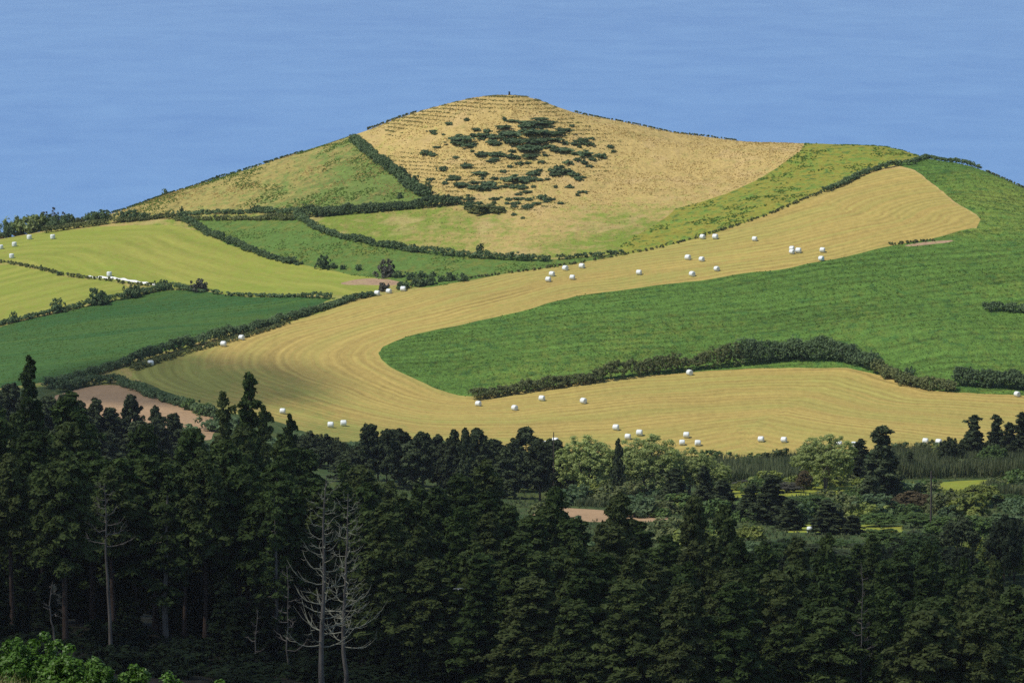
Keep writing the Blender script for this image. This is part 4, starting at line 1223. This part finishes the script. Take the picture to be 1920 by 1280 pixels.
SPARSE = [tree_proto('cedar', *conifer_geo(140 + i, 22, 2.6, .25, .5, .4, 52, .55, 44, .34, .3, .35, bark_br=30), M['bark_grey'], M['cedar']) for i in range(2)]
CON = [tree_proto('conifer', *conifer_geo(150 + i, 12, 2.6, .04, .85, .05, 100, .5, 52, .32, .14, .14), M['bark'], M['pine']) for i in range(3)]
PINE = [tree_proto('pine', *conifer_geo(160 + i, 11, 2.5, t0, .45, .6, 74, .6, 48, .36, .0, gp_), M['bark'], M['pine']) for i, (t0, gp_) in enumerate(((.2, .25), (.12, .3), (.28, .2), (.08, .25)))]
PALE = [tree_proto('tree', *broad_geo(170 + i, 14, 6., .0, 460, .75, 60, .235), M['bark_grey'], M['pale']) for i in range(2)]
ROUND = [tree_proto('tree', *broad_geo(180 + i, 9, 4., .06, 210, .8, 36, .36), M['bark'], M['green_tree']) for i in range(3)]

# ------------------------------------------------------------------ valley trees
def mid_tree(px, top, D, w, protos, nH, nW, name, label, leafm=None, group=None, cat='tree', fixed=None):
    pr = protos[fixed] if fixed is not None else random.choice(protos)
    p, h, sc = fit(px, top, D, w, nH, nW)
    return place_tree(name, pr, p, label, cat, group, sc, None, leafm)

PR = [(650, 846, 44), (671, 838, 44), (693, 797, 36), (709, 822, 40), (725, 806, 30), (750, 804, 44), (772, 828, 40), (792, 811, 38), (819, 815, 28), (836, 832, 36), (851, 806, 34), (874, 803, 22), (897, 803, 36), (913, 836, 40), (927, 824, 44), (946, 842, 40),
      (962, 822, 34), (988, 801, 56), (1012, 830, 44), (1040, 826, 46), (1060, 842, 34)]
for i, (x, t_, w) in enumerate(PR):
    l, g = 'dark pine in the row between forest and stubble', 'pines in the dark row below the stubble'
    if (x, t_) == (693, 797):
        l, g = 'tallest dark pine at the left end of the pine row', None
    elif (x, t_) == (988, 801):
        l, g = 'broad-topped pine towering at the right end of the pine row', None
    elif (x, t_) == (874, 803):
        l, g = 'narrow column-shaped pine in the middle of the pine row', None
    mid_tree(x, t_, 845 + random.uniform(-14, 14), w * 1.45, PINE, 11, 4.6, 'pine', l, None, g)
for x, t_, w in ((560, 815, 60), (585, 806, 56), (615, 812, 54), (640, 828, 50), (600, 836, 60), (545, 835, 50)):
    mid_tree(x, t_, 872 + random.uniform(-10, 10), w, ROUND, 9, 8, 'tree', 'bluish-green rounded tree left of the pine row', M['pine'], 'rounded trees left of the pine row')
LM = [(20, 722, 60), (2, 740, 60), (48, 745, 50), (90, 745, 60), (120, 742, 50), (150, 752, 50), (178, 747, 56), (172, 772, 60), (205, 766, 50), (222, 782, 50), (262, 790, 60), (238, 800, 56), (300, 780, 46), (285, 796, 50), (335, 805, 50), (310, 815, 60), (200, 812, 60), (265, 822, 60), (345, 826, 60), (150, 790, 60)]
for x, t_, w in LM:
    mid_tree(x, t_, 872 + random.uniform(-25, 15), w * 1.05, PINE, 11, 4.6, 'tree', 'grey-green tree in front of the ploughed field', M['pine'], 'trees below the ploughed field')
mid_tree(246, 741, 880, 40, PINE, 11, 4.6, 'tree', 'airy young tree standing out against the ploughed field', M['pine'], None, 'tree', 2)
mid_tree(292, 761, 876, 30, PINE, 11, 4.6, 'tree', 'narrow tree right of the airy one before the ploughed field', M['pine'], None, 'tree', 1)
mid_tree(325, 777, 872, 46, PINE, 11, 4.6, 'tree', 'spreading tree at the right part of the ploughed field', M['pine'], None, 'tree', 0)
for x, t_, w, l, D in ((1102, 809, 110, 'leftmost pale green tree beside the pine row', 838), (1215, 812, 128, 'second pale green tree with a white bale at its top', 836), (1292, 836, 90, 'lower pale green tree right of the second one', 842), (1335, 862, 70, 'small pale green tree at the right end of the pale group', 850)):
    mid_tree(x, t_, D, w * 1.18, PALE, 14, 12, 'pale_tree', l)
mid_tree(1548, 812, 858, 138, PALE, 14, 12, 'pale_tree', 'large round pale tree alone in the middle of the right valley')
mid_tree(1160, 823, 828, 30, PINE, 11, 4.6, 'pine', 'slim dark pine between two pale green trees', None, None, 'tree', 3)
for x, t_, w, D, l in ((1264, 879, 48, 800, 'dark conifer before the second pale tree'), (1321, 874, 36, 806, 'slender dark conifer right of the pale group'), (1356, 900, 48, 795, 'broad dark conifer beside the slender one'), (1410, 908, 46, 775, 'dark conifer left of the pointed one by the meadow strip'),
                       (1447, 891, 62, 765, 'tall pointed conifer at the left end of the narrow meadow strip'), (1556, 938, 60, 735, 'dark conifer standing in the narrow meadow strip'), (1602, 966, 40, 733, 'small dark conifer in front of the meadow strip'), (1655, 800, 66, 815, 'tallest conifer in the right valley'),
                       (1612, 823, 42, 880, 'shorter conifer left behind the tallest one'), (1640, 848, 30, 885, 'low dark conifer tucked behind the tallest one'), (1705, 847, 24, 895, 'tiny conifer in front of the reeds'), (1825, 779, 42, 920, 'pointed conifer left of the right edge group'), (1868, 779, 36, 925, 'pointed conifer second from the right edge'),
                       (1893, 792, 34, 915, 'conifer between the two pointed ones at the right edge'), (1917, 774, 40, 920, 'tall conifer cut by the right picture edge'), (1804, 826, 18, 905, 'thin sapling beside the small round conifer'), (1485, 935, 44, 750, 'dark conifer behind the left end of the meadow strip'), (1950, 780, 40, 925, 'conifer just outside the right picture edge')):
    mid_tree(x, t_, D, w * 1.35, CON, 12, 4.2, 'conifer', l)
mid_tree(1780, 818, 905, 52, ROUND, 9, 8, 'tree', 'small round dark tree left of the right edge group', M['pine'])
mid_tree(1865, 832, 900, 64, ROUND, 9, 8, 'tree', 'low green tree under the conifers at the right edge')
mid_tree(1508, 881, 845, 34, ROUND, 9, 8, 'tree', 'brownish withered tree left of the large round pale one', M['brown_tree'])
for x, t_, w, D, l, m_ in ((1520, 926, 110, 790, 'broad dark shrub behind the narrow meadow strip', None), (1585, 928, 90, 795, 'leafy shrub right of the broad dark one', None), (1640, 938, 60, 790, 'low shrub at the foot of the tallest conifer', None), (1712, 920, 80, 800, 'brownish leafless-looking bush right of the tallest conifer', 'brown_tree'), (1672, 936, 50, 795, 'small brownish bush by the tallest conifer', 'brown_tree'),
                           (1785, 916, 70, 805, 'bright green tree right of the pole', 'yellow_tree'), (1835, 908, 90, 810, 'larger bright green tree near the right edge', 'yellow_tree'), (1890, 925, 70, 812, 'green tree at the right edge under the meadow strip', None),
                           (1650, 960, 80, 760, 'leafy bush behind the meadow strip on its right', None), (1720, 962, 80, 755, 'leafy bush right of the meadow strip', None), (1660, 990, 90, 690, 'round green tree in front of the meadow strip', None), (1710, 1012, 80, 680, 'lower green tree right of the round one', None),
                           (1870, 1012, 80, 640, 'yellowish-leaved tree at the lower right', 'yellow_tree'), (1905, 1020, 60, 635, 'yellowish-leaved tree at the right edge', 'yellow_tree'),
                           (1440, 890, 80, 870, 'low bluish shrub before the lower stubble', None), (1400, 900, 60, 868, 'low shrub right of the pale group', 'grey_shrub'), (1475, 905, 70, 850, 'shrub left of the withered tree', 'grey_shrub')):
    mid_tree(x, t_, D, w, ROUND, 9, 8, 'tree', l, M[m_] if m_ else None)
for i in range(52):
    x = random.uniform(1690, 1940) if i < 20 else random.uniform(1440, 1720)
    D = random.uniform(630, 715) if i < 20 else random.uniform(640, 705)
    t_ = (random.uniform(962, 1030) if i < 20 else random.uniform(1008, 1045))
    mid_tree(x, t_, D, random.uniform(56, 90), ROUND, 9, 8, 'tree', ('dark shady' if i % 3 else 'dull green') + ' tree at the forest edge ' + ('right of the wooden pole' if x > 1747 else 'left of the wooden pole' if x > 1600 else 'below the narrow meadow strip'), M['pine'] if i % 3 else None, ('dark' if i % 3 else 'green') + ' trees at the forest edge ' + ('right of the wooden pole' if x > 1747 else 'left of the wooden pole' if x > 1600 else 'below the narrow meadow strip'))
for i in range(150):
    x = random.uniform(1000, 1950)
    D = random.choice((random.uniform(850, 935), random.uniform(800, 835), random.uniform(640, 735), random.uniform(770, 800)))
    if 1455 < x < 1700 and D < 770:
        continue
    p = spot(x, D)
    o = link('bush', random.choice(BUSH), None, p)
    s = random.uniform(.8, 1.9)
    o.scale = (s * 1.3, s * 1.2, s * random.uniform(.8, 1.2))
    mm = random.choice(('hedge', 'hedge_rough', 'green_tree', 'yellow_tree'))
    o.material_slots[0].link = 'OBJECT'
    o.material_slots[0].material = M[mm]
    vm = next(t for k, t in ((1150, 'around the reddish field strip'), (1360, 'at the feet of the pale trees'), (1480, 'between the pale group and the lone pale tree'), (1620, 'around the large lone pale tree'), (1730, 'around the tallest conifer'), (9999, 'right of the wooden pole')) if x < k)
    vd = 'before the meadow strips' if D < 760 else 'in mid valley' if D < 840 else 'close under the stubble'
    tag(o, 'low green bush %s, %s' % (vd, vm), 'bush', 'valley bushes %s, %s' % (vd, vm))
for i in range(40):
    x = random.uniform(-40, 1020)
    D = random.uniform(870, 935)
    p = spot(x, D)
    if inside(FIELDS['plough'], p[None, :2])[0]:
        continue
    o = link('bush', random.choice(BUSH), None, p)
    s = random.uniform(1., 2.2)
    o.scale = (s * 1.3, s * 1.2, s * random.uniform(.8, 1.2))
    tag(o, 'dark bush at the lower stubble edge ' + ('under the ploughed field' if x < 400 else 'behind the left forest top' if x < 680 else 'behind the pine row'), 'bush', 'stubble edge bushes ' + ('under the ploughed field' if x < 400 else 'behind the left forest top' if x < 680 else 'behind the pine row'))

def reed_belt(poly, n, h, label, seed):
    r = np.random.default_rng(seed)
    q = poly.min(0) + (poly.max(0) - poly.min(0)) * r.random((n * 2, 2))
    q = q[inside(poly, q)][:n]
    k = 4
    c = np.repeat(np.c_[q, ground(q[:, 0], q[:, 1])], k, 0)
    m_ = len(c)
    hh = h * r.uniform(.6, 1.1, m_) * (1 + .5 * lattice_noise(c[:, 0], c[:, 1], 5, seed))
    z0 = hh * r.uniform(0, .55, m_)
    a = r.random(m_) * 6.283
    d = np.c_[np.cos(a), np.sin(a), 0 * a]
    c = c + d * r.random((m_, 1)) * .4
    base = c + UP * z0[:, None]
    tip = c + d * (hh * .16)[:, None] + UP * hh[:, None]
    side = np.c_[-np.sin(a), np.cos(a), 0 * a] * .11
    v = np.stack([base - side, base + side, tip], 1).reshape(-1, 3)
    tag(link('reeds', mesh_np('reeds', v, np.arange(len(v)).reshape(-1, 3), M['reed'])), label, 'reeds', None, 'stuff')
reed_belt(np.array([spot(1655, 885)[:2], spot(2000, 880)[:2], spot(2000, 925)[:2], spot(1655, 930)[:2]]), 5200, 3.6, 'belt of tall reeds at the right below the stubble', 61)
reed_belt(np.array([spot(1330, 880)[:2], spot(1510, 875)[:2], spot(1510, 935)[:2], spot(1330, 930)[:2]]), 2600, 3., 'reeds between the pale trees', 62)
reed_belt(np.array([spot(1080, 815)[:2], spot(1330, 815)[:2], spot(1330, 835)[:2], spot(1080, 835)[:2]]), 1800, 1.6, 'tall grass at the feet of the pale trees', 63)
reed_belt(np.array([spot(1840, 830)[:2], spot(1990, 830)[:2], spot(1990, 845)[:2], spot(1840, 845)[:2]]), 900, 2.4, 'thin reeds in front of the right meadow strip', 64)

vp = np.array([spot(640, 745)[:2], spot(1250, 690)[:2], spot(1440, 620)[:2], spot(2000, 620)[:2], spot(2000, 945)[:2], spot(1300, 945)[:2], spot(640, 930)[:2]])
_in = inside  # keep the bright strips free
def inside(poly, q, _base=_in):
    m_ = _base(poly, q)
    if poly is vp:
        for k in ('limestrip', 'limestrip2', 'plough2'):
            m_ &= ~_base(FIELDS[k], q)
    return m_
reed_belt(vp, 11000, .6, 'rough tall grass over the valley floor', 65)
inside = _in
def pole(px, top, D, label, r0=.16, arm=False):
    p, h, _ = fit(px, top, D, 10, 1, 1)
    t = thing('pole', p, label, 'pole')
    link('shaft', mesh_np('shaft', *tube(np.array([[0, 0, -.3], [.02, 0, h * .5], [0, 0, h]]), [r0, r0 * .85, r0 * .7], 8), M['pole'], True), t)
    link('cap', mesh_np('cap', *tube(np.array([[0, 0, h - .02], [0, 0, h + .12]]), [r0 * .8, r0 * .5], 8), M['pole'], True), t)
    if arm:
        link('bracket', mesh_np('bracket', *box(-.06, .45, -.05, .05, h - .9, h - .78), M['pole']), t)
pole(1747, 884, 738, 'dark wooden pole standing among the bushes on the right', .17, True)
pole(1038, 811, 838, 'thin bare post sticking out at the right end of the pine row', .12)

# ------------------------------------------------------------------ the forest
MARKS = ((110, 'under the tall ragged spire'), (270, 'around the bare grey snag'), (420, 'below the ploughed field'), (580, 'left of the two dead trees'), (700, 'around the two dead trees'),
         (850, 'right of the two dead trees'), (1010, 'below the broad pointed cedar'), (1240, 'below the reddish field strip'), (1450, 'right of the reddish field strip'), (1700, 'below the narrow meadow strip'), (9999, 'at the right picture edge'))
def mark(x):
    return next(t for k, t in MARKS if x < k)
ENV = np.array([(0, 742), (40, 765), (85, 790), (130, 760), (175, 800), (205, 850), (270, 815), (310, 850), (345, 800), (375, 770), (400, 745), (440, 760), (470, 735), (500, 770), (520, 805), (545, 800), (570, 840), (600, 862), (640, 848), (670, 860),
                (700, 882), (760, 890), (850, 895), (900, 872), (940, 915), (985, 940), (1040, 925), (1065, 960), (1100, 978), (1160, 935), (1205, 972), (1240, 985), (1300, 942), (1330, 965), (1362, 955), (1400, 988), (1440, 1005), (1500, 1010), (1550, 1008),
                (1600, 1032), (1640, 1010), (1665, 1012), (1700, 1042), (1740, 1030), (1780, 1062), (1812, 1048), (1850, 1062), (1872, 1048), (1920, 1085), (2000, 1090)], float)
FRONT = np.array([(0, 865), (120, 855), (200, 885), (300, 880), (400, 870), (560, 905), (700, 960), (800, 985), (900, 1010), (1000, 1060), (1100, 1080), (1300, 1100), (1500, 1130), (1700, 1150), (1950, 1170)], float)
def back_D(px):
    return float(np.interp(px, [0, 500, 700, 1000, 1250, 1500, 1950], [580, 590, 610, 590, 560, 545, 525]))
def front_D(px):
    return float(np.interp(px, [0, 700, 900, 1100, 1950], [448, 446, 428, 405, 392]))

GW, GH = 480, 330
cover = np.zeros((GH, GW), bool)             # 4-pixel cells of the photograph already filled by nearer trees
def claim(px, top, bot, w, power, dry=False):
    """how many cells a crown would newly show; marks them"""
    y0, y1 = int(max(0, top / 4)), int(min(GH, bot / 4))
    new = tot = 0
    for y in range(y0, y1):
        s = max(0., (y * 4 - top) / max(1, bot - top))
        hw = .5 * w * min(1., (s * 1.6) ** power)
        a, b_ = int(max(0, (px - hw) / 4)), int(min(GW, (px + hw) / 4 + 1))
        if b_ > a:
            c = cover[y, a:b_]
            new += (~c).sum()
            tot += b_ - a
            if not dry:
                c[:] = True
    return new, tot

FT = []
EXPL = [  # px, top, D, width px, kind, label
    (60, 675, 560, 108, 'S0', 'tall ragged spire of a cedar at the upper left'), (122, 742, 545, 175, 'C0', 'broad cedar with a ragged top right of the tall spire'), (470, 703, 540, 112, 'S2', 'tall dense cedar top above the middle of the left forest'),
    (418, 737, 535, 100, 'S1', 'gappy cedar top left of the tall dense one'), (546, 783, 560, 70, 'S0', 'slim cedar tip between two broad crowns'), (272, 798, 560, 120, 'C4', 'round-topped green cedar below the ploughed field'), (905, 868, 560, 150, 'C0', 'broad pointed cedar at the top of the middle forest'),
    (1040, 914, 520, 84, 'C4', 'flat-topped cedar in front of the reddish field strip'), (1160, 925, 500, 110, 'C2', 'dome-shaped cedar beside the reddish field strip'), (1303, 929, 495, 100, 'C2', 'cedar with a rounded tip right of the reddish field strip'), (1362, 950, 480, 110, 'C0', 'dark broad cedar right of the rounded tip'),
    (1553, 1002, 470, 110, 'C1', 'dark cedar below the narrow meadow strip'), (1640, 1003, 480, 110, 'C5', 'leaning green cedar below the round green tree'), (1742, 1022, 470, 96, 'C2', 'mop-headed cedar in the right forest'), (1812, 1046, 470, 74, 'C3', 'small dark cedar tip in the right forest'), (1868, 1044, 465, 96, 'C1', 'dark cedar tip near the right edge of the forest'),
    (120, 850, 432, 150, 'H2', 'cedar with a long straight reddish trunk in the left forest'), (312, 900, 436, 110, 'P0', 'thin cedar with sparse hanging foliage on the left'), (383, 850, 446, 130, 'H0', 'cedar with a stout dark bare trunk'), (20, 862, 440, 140, 'H1', 'high-crowned cedar at the left picture edge'),
    (515, 935, 436, 80, 'P1', 'thin pale-trunked cedar left of the two dead trees'), (210, 885, 446, 140, 'H1', 'high-crowned cedar behind the bare grey snag'), (450, 890, 448, 130, 'H2', 'high-crowned cedar left of the thin pale-trunked one'), (560, 915, 450, 130, 'H0', 'high-crowned cedar behind the left dead tree'), (640, 905, 462, 140, 'C5', 'full cedar behind the two dead trees'),
    (720, 940, 440, 150, 'C0', 'large dark cedar right of the two dead trees')]
KIND = {'S': (SPIRE, 6., .9), 'C': (CEDAR, 7., .55), 'H': (HIGH, 7.2, .5), 'P': (SPARSE, 5.2, .5)}
for x, t_, D, w, k, l in EXPL:
    FT.append((D, x, t_, w, k, l))
r2 = np.random.default_rng(99)
D = 388.
while D < 615:
    x = -60 + r2.uniform(0, 60)
    while x < 1985:
        fd, bd = front_D(x), back_D(x)
        if fd <= D <= bd:
            kf = ((D - fd) / (bd - fd)) ** .75
            t_ = np.interp(x, *FRONT.T) * (1 - kf) + np.interp(x, *ENV.T) * kf + r2.uniform(-40, 70)
            t_ = max(t_, np.interp(x, *ENV.T) + r2.uniform(0, 26))
            kind = 'C%d' % r2.integers(6)
            if x < 760 and D < fd + 22:
                kind = 'H%d' % r2.integers(3)
            elif kf > .8 and r2.random() < .3:
                kind = 'S%d' % r2.integers(3)
            FT.append((D + r2.uniform(-3, 3), x, t_, r2.uniform(6.6, 9.4) * FPX / D, kind, None))
        x += r2.uniform(3.6, 5.6) * FPX / D
    D += 8.5
x = -40.
while x < 1960:
    FT.append((back_D(x) - r2.uniform(0, 25), x, np.interp(x, *ENV.T) + r2.uniform(-4, 34), r2.uniform(6., 8.5) * FPX / back_D(x), 'CS'[int(r2.random() < .25)] + str(r2.integers(3)), None))
    x += r2.uniform(34, 70)
FT.sort(key=lambda q: q[0])
n_f = 0
for D, x, t_, w, k, l in FT:
    p = spot(x, D)
    zt = float(slopes(x, t_)[1] * D)
    h = zt - p[2]
    if h > 33:
        h = 33
    if h < 9 and not l:
        continue
    gy = float(to_pixel(p)[1][0])
    top = float(to_pixel(p + UP * h)[1][0])
    bot = gy if k[0] == 'C' else top + (gy - top) * (.55 if k[0] == 'H' else .7)
    new, tot = claim(x, top, bot, w * .72, KIND[k[0]][2], True)
    if not l and (new < 40 or new < .07 * tot):
        continue
    claim(x, top, bot, w * .72, KIND[k[0]][2])
    pr, nW, _ = KIND[k[0]]
    wm = w * D / FPX
    depth = (D - front_D(x)) / (back_D(x) - front_D(x))
    rowname = ('in the front row of the forest ', 'in the body of the forest ', 'along the far edge of the forest ')[0 if depth < .18 else 1 if depth < .72 else 2] + mark(x)
    place_tree('cedar', pr[int(k[1])], p, l or 'dark green cedar ' + rowname, 'tree', None if l else 'cedars ' + rowname, (wm / nW, wm / nW, h / 22.))
    n_f += 1
print('forest trees', n_f)

r3 = np.random.default_rng(5)
for i in range(64):                          # young growth between the front trunks
    x = r3.uniform(-20, 900)
    D = r3.uniform(423, 474)
    p = spot(x, D)
    h = r3.uniform(2.5, 7.5)
    w = r3.uniform(2.2, 4.2)
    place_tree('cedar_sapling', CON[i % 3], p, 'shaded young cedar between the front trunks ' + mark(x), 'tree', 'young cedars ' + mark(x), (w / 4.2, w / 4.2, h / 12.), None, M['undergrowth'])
for i in range(90):                          # shade shrubs covering the forest floor at the edge
    x = r3.uniform(-20, 1000)
    D = r3.uniform(398, 440)
    p = spot(x, D)
    o = link('forest_shrub', BUSH[i % 5], None, p)
    s_ = r3.uniform(.7, 1.5)
    o.scale = (s_ * 1.3, s_ * 1.2, s_ * r3.uniform(.4, .9))
    o.rotation_euler.z = r3.uniform(0, 6)
    o.material_slots[0].link = 'OBJECT'
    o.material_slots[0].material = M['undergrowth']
    tag(o, 'dark shrub on the shaded forest floor ' + mark(x), 'bush', 'forest floor shrubs ' + mark(x))
# dead trees and snags: a trunk and single bare branches
def dead_tree(px, top, D, label, n_br, t0, spread, seed, r0=.30, mat='dead', lean=0., trunk_mat=None):
    r = np.random.default_rng(seed)
    p, h, _ = fit(px, top, D, 10, 1, 1)
    t = thing('dead_tree', p, label, 'dead tree')
    zs = np.linspace(0, 1, 10)
    wob = np.cumsum(r.normal(0, .10, 10))
    path = np.c_[wob + lean * (zs - 1) * h, np.cumsum(r.normal(0, .06, 10)), zs * h - .3 * (zs == 0)]
    path[:, 0] -= path[-1, 0]
    link('trunk', mesh_np('trunk', *tube(path, np.interp(zs, [0, .6, 1], [r0 * .85, r0 * .42, .03]), 8), M[trunk_mat or mat], True), t)
    for i in range(n_br):
        tt = t0 + (1 - t0) * (i + r.random()) / n_br * .98
        s = (tt - t0) / (1 - t0)
        az = i * 2.4 + r.normal(0, .5)
        L = spread * (1 - s * .72) * r.uniform(.55, 1.1)
        base = np.array([np.interp(tt, zs, path[:, 0]), np.interp(tt, zs, path[:, 1]), tt * h])
        dv = np.array([math.cos(az), math.sin(az) * .8, 0])
        sag, upc = r.uniform(-.1, .28), r.uniform(.25, .8)
        us = np.linspace(0, 1, 6)
        bp_ = base + dv * (L * us * (1 - .12 * us))[:, None] + UP * (L * (-sag * us + (upc + sag * .5) * us ** 2.6))[:, None] + r.normal(0, .13, (6, 3)) * us[:, None]
        rb = .068 * (1 - .5 * s)
        parts = [tube(bp_, rb * np.array([1, .9, .75, .6, .45, .2]), 5)]
        for k in range(r.integers(3, 7)):
            u = r.uniform(.3, .95)
            b0 = np.array([np.interp(u, us, bp_[:, j]) for j in range(3)])
            a2 = az + r.choice([-1, 1]) * r.uniform(.4, 1.1)
            l2 = L * r.uniform(.18, .4)
            e2 = b0 + np.array([math.cos(a2), math.sin(a2), r.uniform(-.1, 1.2)]) * l2
            md = (b0 + e2) / 2 - UP * l2 * .14
            parts.append(tube(np.array([b0, md, e2]), [rb * .5, rb * .36, .012], 4))
        link('branch', mesh_np('branch', *merge(parts), M[mat], True), t)
    return t
dead_tree(612, 892, 404, 'left one of two tall dead trees with pale lichen branches', 46, .22, 4.3, 5, .33, 'dead', .018, 'bark_grey')
dead_tree(652, 925, 407, 'right one of two tall dead trees with pale lichen branches', 42, .25, 4.0, 6, .27, 'dead', -.004, 'bark_grey')
dead_tree(195, 905, 428, 'bare grey tree with upswept dead branches on the left', 16, .62, 3.2, 7, .24, 'bark_grey', -.012)
dead_tree(95, 1090, 424, 'short broken dead stem near the left bush', 5, .4, 1.2, 8, .14, 'bark_grey')
dead_tree(536, 1060, 424, 'small dead snag with drooping twigs left of the dead pair', 14, .2, 2.2, 9, .10, 'bark_grey')
dead_tree(480, 1140, 422, 'short thin dead stem at the foot of the left forest', 7, .3, 1.2, 10, .10, 'bark_grey')
dead_tree(1617, 1055, 405, 'thin dead tree with twiggy top in the right forest', 16, .55, 1.8, 11, .12, 'bark_grey')

# the wood goes on beyond both sides of the picture: one mass
low = [conifer_geo(300 + i, 22, 3.8, .08, .7, .3, 64, .95, 22, .62, .14, .05, bark_br=2) for i in range(3)]
for side in (-1, 1):
    vs_, fs_, o_ = [], [], 0
    for i in range(70):
        D = r3.uniform(400, 590)
        edge = (960 + 140) * D / FPX
        x = side * (edge + 3 + r3.uniform(0, 62))
        z = float(ground(x, D))
        (tv, tf), (lv, lf) = low[i % 3]
        k = r3.uniform(.75, 1.15)
        vs_.append(lv * np.array([k * 1.1, k * 1.1, k]) + np.array([x, D, z]))
        fs_.append(lf + o_)
        o_ += len(lv)
    tag(link('wood', mesh_np('wood', np.vstack(vs_), np.vstack(fs_), M['cedar'])), 'cedar wood going on beyond the %s side of the picture' % ('left' if side < 0 else 'right'), 'wood', None, 'stuff')

# ------------------------------------------------------------------ near corner
def near_bush(px, py, D, w, h, label, seed, n=150):
    sx, sz = slopes(px, py)
    x = float(sx * D)
    z = float(ground(x, D))
    r = np.random.default_rng(seed)
    C, Ra, Od = [], [], []
    for i in range(n):
        d = unit(r.normal(size=3))
        d[2] = abs(d[2])
        u = max(.3, r.random() ** .4)
        C.append(d * np.array([w / 2, w / 2.6, h * .9]) * u * (1 + .1 * r.normal()))
        Ra.append(.2 * r.uniform(.6, 1.3))
        Od.append(d)
    stems = [tube(np.array([[0, 0, -.1], c * .5, c]), [.03, .02, .008], 4) for c in C[::6]]
    t = thing('leafy_bush', (x, D, z), label, 'bush')
    link('stems', mesh_np('stems', *merge(stems), M['bark']), t)
    link('foliage', mesh_np('foliage', *leaves(np.array(C), np.array(Ra), 110, .062, .7, .35, 1.7, .3, .95, r, np.array(Od)), M['near_bush']), t)
for px, top, D, wpx, l, sd in ((62, 1192, 114, 200, 'largest bright green leafy bush in the bottom left corner', 1), (138, 1215, 113, 110, 'middle part of the bright bushes, right of the largest', 2), (186, 1238, 112, 70, 'small bright bush between the large one and the right pair', 3),
                               (258, 1253, 112, 80, 'left one of two low bright bushes along the bottom edge', 4), (325, 1257, 111, 70, 'right one of two low bright bushes along the bottom edge', 5), (412, 1270, 111, 22, 'tiny sprig of bright leaves at the bottom edge', 6)):
    sx, sz = slopes(px, top)
    h = float(sz * D) - float(ground(sx * D, D))
    near_bush(px, top, D, wpx * D / FPX, max(.3, h), l, sd, 170 if wpx > 90 else 90 if wpx > 40 else 20)
q = np.c_[rng.uniform(-14.5, -9.5, 2600), rng.uniform(100, 111, 2600)]
z = ground(q[:, 0], q[:, 1])
m_ = len(q)
hh = rng.uniform(.25, .75, m_)
a = rng.random(m_) * 6.283
c = np.c_[q, z]
sd = np.c_[np.cos(a), np.sin(a), 0 * a] * .012
b1 = c + np.c_[rng.normal(0, .06, (m_, 2)), hh * .6]
tip = b1 + np.c_[rng.normal(0, .14, (m_, 2)), hh * .4]
v = np.stack([c - sd, c + sd, b1 + sd * .7, c - sd, b1 + sd * .7, b1 - sd * .7, b1 - sd * .7, b1 + sd * .7, tip], 1).reshape(-1, 3)
tag(link('tall_grass', mesh_np('tall_grass', v, np.arange(len(v)).reshape(-1, 3), M['dry_grass'])), 'tall dry grass in front of the bright bush', 'grass', None, 'stuff')

# bird
p = at_depth(859, 1104, 372)
t = thing('bird', p, 'pale bird with spread wings gliding before the dark forest', 'bird', None, .25)
body = tube(np.array([[0, .26, 0], [0, .18, .0], [0, .02, .0], [0, -.14, 0], [0, -.28, .0]]), [.012, .05, .075, .05, .015], 8)
link('body', mesh_np('body', *body, M['bird'], True), t)
for s in (-1, 1):
    wv = np.array([[0, .08, .02], [0, -.06, .02], [s * .2, .1, .08], [s * .2, -.07, .07], [s * .42, .02, .05], [s * .42, -.09, .045],
                   [0, .08, .0], [0, -.06, .0], [s * .2, .1, .065], [s * .2, -.07, .06], [s * .42, .02, .042], [s * .42, -.09, .04]])
    wf = np.array([(0, 2, 3, 1), (2, 4, 5, 3), (6, 7, 9, 8), (8, 9, 11, 10), (0, 6, 8, 2), (2, 8, 10, 4), (1, 3, 9, 7), (3, 5, 11, 9), (4, 10, 11, 5)])
    link('wing', mesh_np('wing', wv, wf, M['bird'], True), t)
